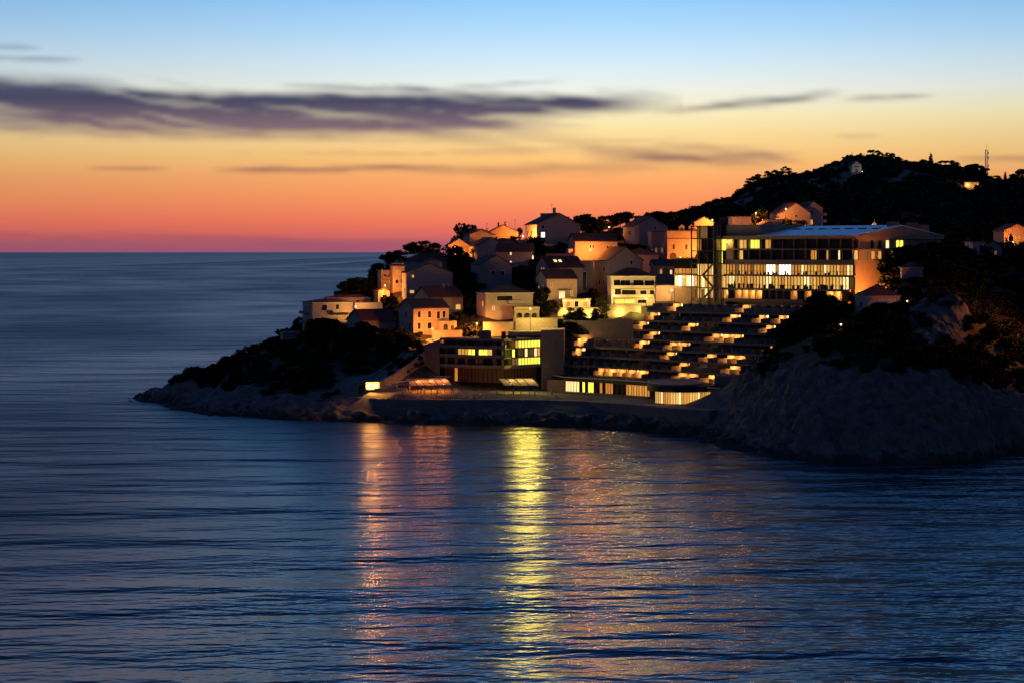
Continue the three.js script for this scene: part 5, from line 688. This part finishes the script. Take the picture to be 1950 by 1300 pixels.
// trees of height 10 standing at the origin
function treeKind(kind, seed) {
  const r = rng(seed), clumps = [], wood = [];
  if (kind === 'pine') { const lean = (r() - 0.5) * 1.2, top = new V3(lean, 7.2, (r() - 0.5)); wood.push(limb(new V3(0, -1, 0), top, 0.32, 0.16)); for (let i = 0; i < 15; i++) { const y = 4.2 + r() * 5, a = r() * 6.3, q = (1 - Math.abs(y - 6.2) / 5) * (1.6 + r() * 2.4), c = [lean * y / 8 + Math.cos(a) * q, y, Math.sin(a) * q, 1.0 + r() * 0.7, 0.5 + r() * 0.45]; clumps.push(c); if (i % 2) wood.push(limb(new V3(lean * 0.5, y * 0.75, 0), new V3(c[0], c[1], c[2]), 0.1, 0.04)); } clumps.push([lean, 9.2, 0, 1, 0.7]); }
  if (kind === 'umbrella') { const top = new V3((r() - 0.5) * 2, 6.6, 0); wood.push(limb(new V3(0, -1, 0), top, 0.3, 0.18)); for (let i = 0; i < 17; i++) { const a = r() * 6.3, q = Math.sqrt(r()) * 4.6, c = [top.x + Math.cos(a) * q, 9 - q * q * 0.07 - r() * 1.0, Math.sin(a) * q, 1.1 + r() * 0.6, 0.5 + r() * 0.25]; clumps.push(c); if (i % 2) wood.push(limb(top, new V3(c[0], c[1] - 0.2, c[2]), 0.12, 0.04)); } }
  if (kind === 'broad') { wood.push(limb(new V3(0, -1, 0), new V3(0.2, 4.5, 0), 0.34, 0.2)); for (let i = 0; i < 20; i++) { const a = r() * 6.3, y = 2.6 + r() * 6.6, q = Math.sqrt(Math.max(0, 1 - Math.pow((y - 5.6) / 4.6, 2))) * 3.2 * Math.sqrt(r()); const c = [Math.cos(a) * q, y, Math.sin(a) * q, 1.0 + r() * 0.8, 0.8 + r() * 0.5]; clumps.push(c); if (i % 3 === 0) wood.push(limb(new V3(0.1, 3.6, 0), new V3(c[0], c[1], c[2]), 0.12, 0.04)); } }
  if (kind === 'cypress') { wood.push(limb(new V3(0, -1, 0), new V3(0, 6, 0), 0.22, 0.1)); for (let i = 0; i < 15; i++) { const y = 1 + i * 0.6, q = 0.85 * Math.sin(Math.PI * Math.pow((i + 1) / 16.2, 0.7)) + 0.12, a = r() * 6.3; clumps.push([Math.cos(a) * 0.15, y, Math.sin(a) * 0.15, q, 0.7]); } }
  if (kind === 'bush') { wood.push(limb(new V3(0, -1, 0), new V3(0, 4, 0), 0.3, 0.12)); for (let i = 0; i < 18; i++) { const a = r() * 6.3, y = 1.2 + r() * 7.4, q = Math.sqrt(Math.max(0.02, 1 - Math.pow((y - 3.4) / 5.6, 2))) * 4.6 * Math.sqrt(r()); clumps.push([Math.cos(a) * q, y, Math.sin(a) * q, 1.5 + r() * 0.9, 1.2 + r() * 0.5]); } }
  const leaf = kind === 'cypress' ? 0.24 : 0.34;
  return { crown: leafCloud(clumps, leaf, kind === 'cypress' ? 26 : 21, r), trunk: mergeGeometries(wood) };
}
const KINDS = {}; for (const [k, n, m, label] of [['pine', 4, 'pine_needles'], ['umbrella', 3, 'pine_needles'], ['broad', 4, 'leaves'], ['cypress', 2, 'cypress_needles'], ['bush', 4, 'macchia']]) { KINDS[k] = []; for (let i = 0; i < n; i++) KINDS[k].push({ ...treeKind(k, 500 + i * 17 + k.length), m }); }
const NAMES = { pine: 'pine_tree', umbrella: 'umbrella_pine', broad: 'broadleaf_tree', cypress: 'cypress_tree', bush: 'shrub' };
let treeNo = 0;
// px, top: photo pixel of the tree's top; Z its depth; wide: breadth over the usual
function tree(kind, px, top, Z, wide, label, group, hill, minH = 2) {
  const x = wx(px, Z), y = hill ? hillY(x, Z) : ground(x, Z), h = Math.max(minH, wy(top, Z) - y + 0.3), k = KINDS[kind][treeNo++ % KINDS[kind].length];
  const g = thing(NAMES[kind], label, kind === 'bush' ? 'shrub' : 'tree', new V3(x, y - 0.2, -Z), treeNo * 2.4, group); g.scale.set(h / 10 * wide, h / 10, h / 10 * wide);
  mesh('trunk', k.trunk, M.bark, g); mesh('crown', k.crown, M[k.m], g); return g;
}
const many = (kind, list, label, group, hill) => list.forEach(([px, top, Z, wide, minH]) => tree(kind, px, top, Z, wide, label, group, hill, minH));
many('pine', [[790, 462, 752, 1.5], [812, 459, 756, 1.6], [826, 463, 754, 1.4], [760, 477, 748, 1.5], [738, 480, 744, 1.3]], 'dark pine on the skyline above the sea end of the village', 'pines at the sea end');
many('bush', [[722, 500, 732, 1.1], [712, 520, 726, 1.2], [684, 528, 720, 1.5], [668, 536, 716, 1.4], [652, 552, 712, 1.3]], 'rounded dark tree on the seaward slope beside the narrow houses', 'rounded trees on the seaward slope');
many('pine', [[1108, 410, 775, 1.4], [1120, 408, 776, 1.3], [1098, 416, 774, 1.1], [1146, 412, 774, 1.5], [1160, 411, 776, 1.3], [1134, 418, 772, 1.2]], 'pine on the ridge between the big gable house and the steep gable', 'pines on the ridge');
many('umbrella', [[1196, 402, 776, 1.3], [1184, 412, 774, 1.0]], 'spreading pine beside the steep gable house on the ridge', 'spreading pines on the ridge');
many('umbrella', [[1246, 398, 778, 1.3], [1264, 403, 782, 1.2]], 'spreading pine behind the steep gable house', 'pines behind the steep gable house');
many('broad', [[872, 482, 728, 1.5], [890, 490, 724, 1.5], [905, 496, 716, 1.5], [880, 508, 712, 1.4], [868, 516, 702, 1.4], [900, 520, 700, 1.4], [885, 536, 690, 1.4], [912, 540, 684, 1.3], [898, 556, 676, 1.3], [926, 556, 676, 1.2], [865, 470, 742, 1.2], [908, 474, 744, 1.2]], 'leafy dark tree in the village gardens below the orange gables', 'garden trees below the orange gables');
many('broad', [[1000, 506, 708, 1.4], [1018, 510, 704, 1.4], [984, 512, 702, 1.3], [1030, 526, 694, 1.2], [992, 530, 688, 1.3], [1012, 540, 682, 1.2], [1036, 548, 672, 1.0]], 'leafy dark tree between the skylight house and the dim houses', 'garden trees around the dim houses');
many('bush', [[1052, 572, 667, 1.4], [1034, 580, 664, 1.2], [1140, 556, 678, 1.2], [1130, 550, 688, 1.2], [1152, 572, 666, 1.0], [1144, 566, 670, 1.1]], 'round bush beside the bright terrace', 'bushes by the bright terrace');
many('broad', [[1096, 587, 658, 1.2], [1110, 596, 657, 1.0], [1080, 598, 657, 1.0], [1136, 588, 658, 1.0], [1150, 598, 657, 0.9]], 'small garden tree in front of the yellow lit wall', 'garden trees at the yellow wall', false);
many('bush', [[1060, 608, 656, 2.4], [1078, 607, 656, 2.6], [1098, 606, 656, 2.6], [1118, 608, 656, 2.6], [1140, 606, 656, 2.6], [1162, 607, 655, 2.4], [1184, 606, 654, 2.4], [1044, 610, 656, 2.2]], 'shrub in the row behind the hotel roof terrace', 'shrubs behind the hotel roof terrace');
many('bush', [[612, 606, 680, 1.5], [632, 608, 676, 1.4], [598, 616, 682, 1.3], [650, 616, 672, 1.3], [580, 630, 690, 1.2], [690, 612, 660, 1.2], [705, 620, 655, 1.3], [672, 622, 660, 1.3], [740, 625, 648, 1.3], [760, 622, 648, 1.2], [735, 640, 642, 1.4], [780, 634, 644, 1.1]], 'dense shrub on the dark slope below the sea houses', 'shrubs on the dark slope');
many('bush', [[884, 616, 652, 1.5], [896, 620, 650, 1.4], [872, 622, 651, 1.2], [908, 612, 654, 1.3], [800, 632, 646, 1.2], [788, 640, 641, 1.1], [795, 650, 634, 1.0], [760, 690, 622, 1.5], [775, 684, 624, 1.4], [790, 676, 628, 1.4], [745, 706, 616, 1.3]], 'shrub beside the orange lit coast road', 'shrubs by the coast road');
many('broad', [[884, 428, 790, 1.0], [986, 436, 778, 0.9], [1008, 440, 774, 0.8], [980, 450, 752, 0.9], [1024, 446, 770, 1.0]], 'small tree near the bright ridge lamp', 'small trees at the ridge lamp');
many('broad', [[1220, 442, 764, 1.2], [1206, 448, 760, 1.2], [1190, 446, 762, 1.3], [1174, 446, 760, 1.2], [1160, 448, 756, 1.1], [1216, 466, 746, 1.0], [1200, 476, 738, 1.0]], 'dark garden tree between the orange stone house and the steep gable', 'garden trees behind the stone house');
many('broad', [[1452, 400, 812, 1.2], [1500, 418, 805, 1.6], [1525, 420, 804, 1.5], [1480, 422, 806, 1.3], [1380, 420, 812, 1.2], [1594, 424, 820, 1.4], [1302, 424, 800, 1.3], [1318, 420, 804, 1.2]], 'dark tree behind the hotel below the hill', 'trees behind the hotel');
many('bush', [[1640, 556, 606, 1.0], [1745, 468, 628, 1.7], [1768, 460, 634, 1.6], [1726, 480, 624, 1.4], [1790, 458, 640, 1.7], [1812, 466, 636, 1.6], [1770, 490, 618, 1.6], [1800, 496, 612, 1.6], [1740, 500, 616, 1.2], [1830, 480, 628, 1.5], [1716, 548, 604, 1.2], [1706, 530, 612, 1.2], [1728, 560, 598, 1.2], [1760, 530, 602, 1.5], [1780, 545, 592, 1.4], [1818, 520, 600, 1.4], [1750, 556, 592, 1.4]], 'tall dark shrubby tree crowding the hotel end wall', 'trees crowding the hotel end wall');
many('broad', [[1560, 560, 606, 1.4], [1578, 566, 600, 1.4], [1545, 578, 596, 1.3], [1600, 574, 596, 1.3], [1620, 580, 592, 1.3], [1530, 590, 588, 1.3]], 'leafy tree in front of the hotel rooms at the outcrop', 'trees in front of the hotel rooms');
many('bush', [[1510, 610, 578, 1.6], [1540, 604, 576, 1.6], [1572, 598, 574, 1.6], [1604, 604, 570, 1.6], [1636, 608, 566, 1.6], [1490, 636, 566, 1.6], [1520, 640, 562, 1.6], [1556, 636, 560, 1.6], [1590, 634, 558, 1.6], [1624, 640, 552, 1.6], [1660, 636, 552, 1.6], [1690, 640, 546, 1.6], [1470, 664, 556, 1.6], [1500, 670, 550, 1.5], [1535, 668, 545, 1.5], [1575, 664, 540, 1.5], [1612, 664, 536, 1.5], [1650, 662, 532, 1.5], [1690, 664, 526, 1.5], [1724, 676, 522, 1.5], [1750, 690, 516, 1.4], [1776, 706, 512, 1.3], [1455, 690, 552, 1.4], [1480, 694, 546, 1.3], [1720, 640, 542, 1.3], [1744, 660, 532, 1.3]], 'dense dark shrub on top of the rocky outcrop', 'shrubs on the rocky outcrop');
many('bush', [[1850, 540, 606, 1.7], [1880, 530, 612, 1.7], [1910, 524, 618, 1.6], [1940, 520, 622, 1.6], [1870, 580, 594, 1.7], [1900, 590, 590, 1.7], [1935, 590, 590, 1.7], [1860, 620, 574, 1.6], [1890, 640, 566, 1.6], [1925, 640, 568, 1.6], [1950, 650, 566, 1.6], [1880, 676, 548, 1.5], [1915, 690, 546, 1.5], [1945, 700, 544, 1.5], [1842, 660, 556, 1.3]], 'dark shrub filling the gully beside the pale cliff', 'shrubs in the gully');
many('cypress', [[1926, 446, 706, 1.4], [1918, 452, 704, 1.2]], 'dark cypress beside the large orange house on the slope', 'cypresses on the slope');
many('broad', [[1900, 462, 700, 1.3], [1880, 470, 690, 1.3], [1850, 474, 684, 1.3], [1820, 468, 690, 1.4], [1948, 480, 690, 1.3], [1835, 456, 720, 1.4]], 'dark tree among the slope houses', 'trees among the slope houses');
many('umbrella', [[1661, 284, 1322, 1.2, 5], [1801, 304, 1322, 1.2, 5], [1858, 311, 1322, 1.3, 6], [1866, 316, 1316, 1.2, 5]], 'spreading pine on the far hill crest', 'spreading pines on the hill crest', true);
many('pine', [[1690, 291, 1322, 1.6, 5], [1702, 292, 1322, 1.5, 5], [1711, 299, 1322, 1.5, 4], [1757, 304, 1322, 1.6, 5], [1768, 306, 1322, 1.4, 4], [1812, 306, 1322, 1.5, 5], [1822, 309, 1322, 1.5, 5], [1846, 316, 1322, 1.3, 5], [1434, 336, 1318, 1.5, 4], [1446, 332, 1318, 1.6, 4], [1462, 326, 1320, 1.6, 4], [1476, 324, 1320, 1.6, 4], [1497, 317, 1322, 1.2, 5], [1374, 376, 1310, 1.4, 4], [1640, 292, 1322, 1.2, 3], [1676, 290, 1322, 1.4, 4], [1725, 305, 1322, 1.3, 4]], 'dark pine standing along the far hill skyline', 'pines along the hill skyline', true);
many('cypress', [[1773, 292, 1322, 1.5, 6], [1915, 328, 1322, 1.6, 6], [1646, 293, 1322, 1.1, 3]], 'slim cypress spike on the far hill skyline', 'cypresses on the hill skyline', true);
many('bush', [[1898, 334, 1320, 1.4, 4], [1932, 332, 1320, 1.5, 4], [1946, 322, 1322, 1.5, 6], [1740, 311, 1320, 1.4, 3], [1785, 311, 1320, 1.4, 3], [1350, 384, 1306, 1.3, 3], [1410, 362, 1312, 1.4, 3], [1424, 350, 1314, 1.4, 4], [1530, 328, 1320, 1.2, 2.5], [1512, 329, 1320, 1.2, 2.5], [1486, 326, 1320, 1.4, 3]], 'low bush on the far hill skyline', 'bushes on the hill skyline', true);

// ---------- scrub, too much to count ----------
{
  const r = rng(404), boxes = []; scene.children.forEach((o) => { if (o.userData.size) boxes.push([o.position.x, -o.position.z, Math.hypot(o.userData.size[0], o.userData.size[2]) / 2 + 1.2]); });
  const free = (x, Z) => { const px = CX + F * x / Z; if (px > 1035 && px < 1560 && Z > baseZ(px) - 40 && Z < baseZ(px) + 75) return false; if (px > 1270 && px < 1700 && Z > 585 && Z < 700) return false; if (px > 786 && px < 1085 && Z > 592 && Z < 662) return false; if (px > 670 && px < 1400 && Z < 620) return false; return !boxes.some(([bx, bz, br]) => (x - bx) ** 2 + (Z - bz) ** 2 < br * br); };
  const shrub = [0, 1].map((i) => { const q = rng(60 + i), c = []; for (let k = 0; k < 7; k++) { const a = q() * 6.3, d = q() * 0.6; c.push([Math.cos(a) * d, 0.25 + q() * 0.55, Math.sin(a) * d, 0.32 + q() * 0.2, 0.25 + q() * 0.15]); } return leafCloud(c, 0.11, 80, q); });
  const place = (name, label, n, sample, mat = M.macchia) => shrub.forEach((geo, s) => {
    const list = []; let tries = 0; while (list.length < n && tries++ < n * 12) { const q = sample(); if (q) list.push(q); }
    const im = new THREE.InstancedMesh(geo, mat, list.length), d = new THREE.Object3D(), c = new THREE.Color(); im.name = numbered(name); im.castShadow = im.receiveShadow = true;
    list.forEach(([x, y, Z, sz], i) => { d.position.set(x, y - sz * 0.12, -Z); d.rotation.set(0, r() * 6.3, 0); d.scale.set(sz * (0.9 + r() * 0.5), sz * (0.7 + r() * 0.6), sz * (0.9 + r() * 0.5)); d.updateMatrix(); im.setMatrixAt(i, d.matrix); const k = 0.7 + r() * 0.7; im.setColorAt(i, c.setRGB(k * (0.9 + r() * 0.3), k, k * 0.95)); });
    scene.add(im); tag(im, label, 'scrub', null, 'stuff');
  });
  place('headland_scrub', 'low dark scrub covering the slopes of the headland', 3600, () => { const x = -120 + r() * 340, Z = 480 + r() * 340, y = ground(x, Z); if (y < 5 || rockMask(x, Z, y) > 0.45 + r() * 0.3 || !free(x, Z)) return null; return [x, y, Z, 1.1 + r() * r() * 2.6]; });
  place('hill_scrub', 'dark scrub covering the far hill', 7000, () => { const x = 30 + r() * 420, Z = 900 + r() * 440, y = hillY(x, Z); if (y < 8 || (Z > 1080 && n2(x / 30, Z / 30) > 0.2 + r() * 0.6)) return null; if (CLEAR.some(([cx, cz, cr]) => Math.abs(x - cx) < cr && Z < cz + 4 && Z > cz - cr * 2.2)) return null; return [x, y, Z, (Z > 1230 ? 1.2 : 1.8) + r() * (Z > 1230 ? 1.5 : 3)]; }, M.hill_macchia);
}

scene.traverse((o) => { delete o.userData.size; delete o.userData.at; });
renderer.render(scene, camera);
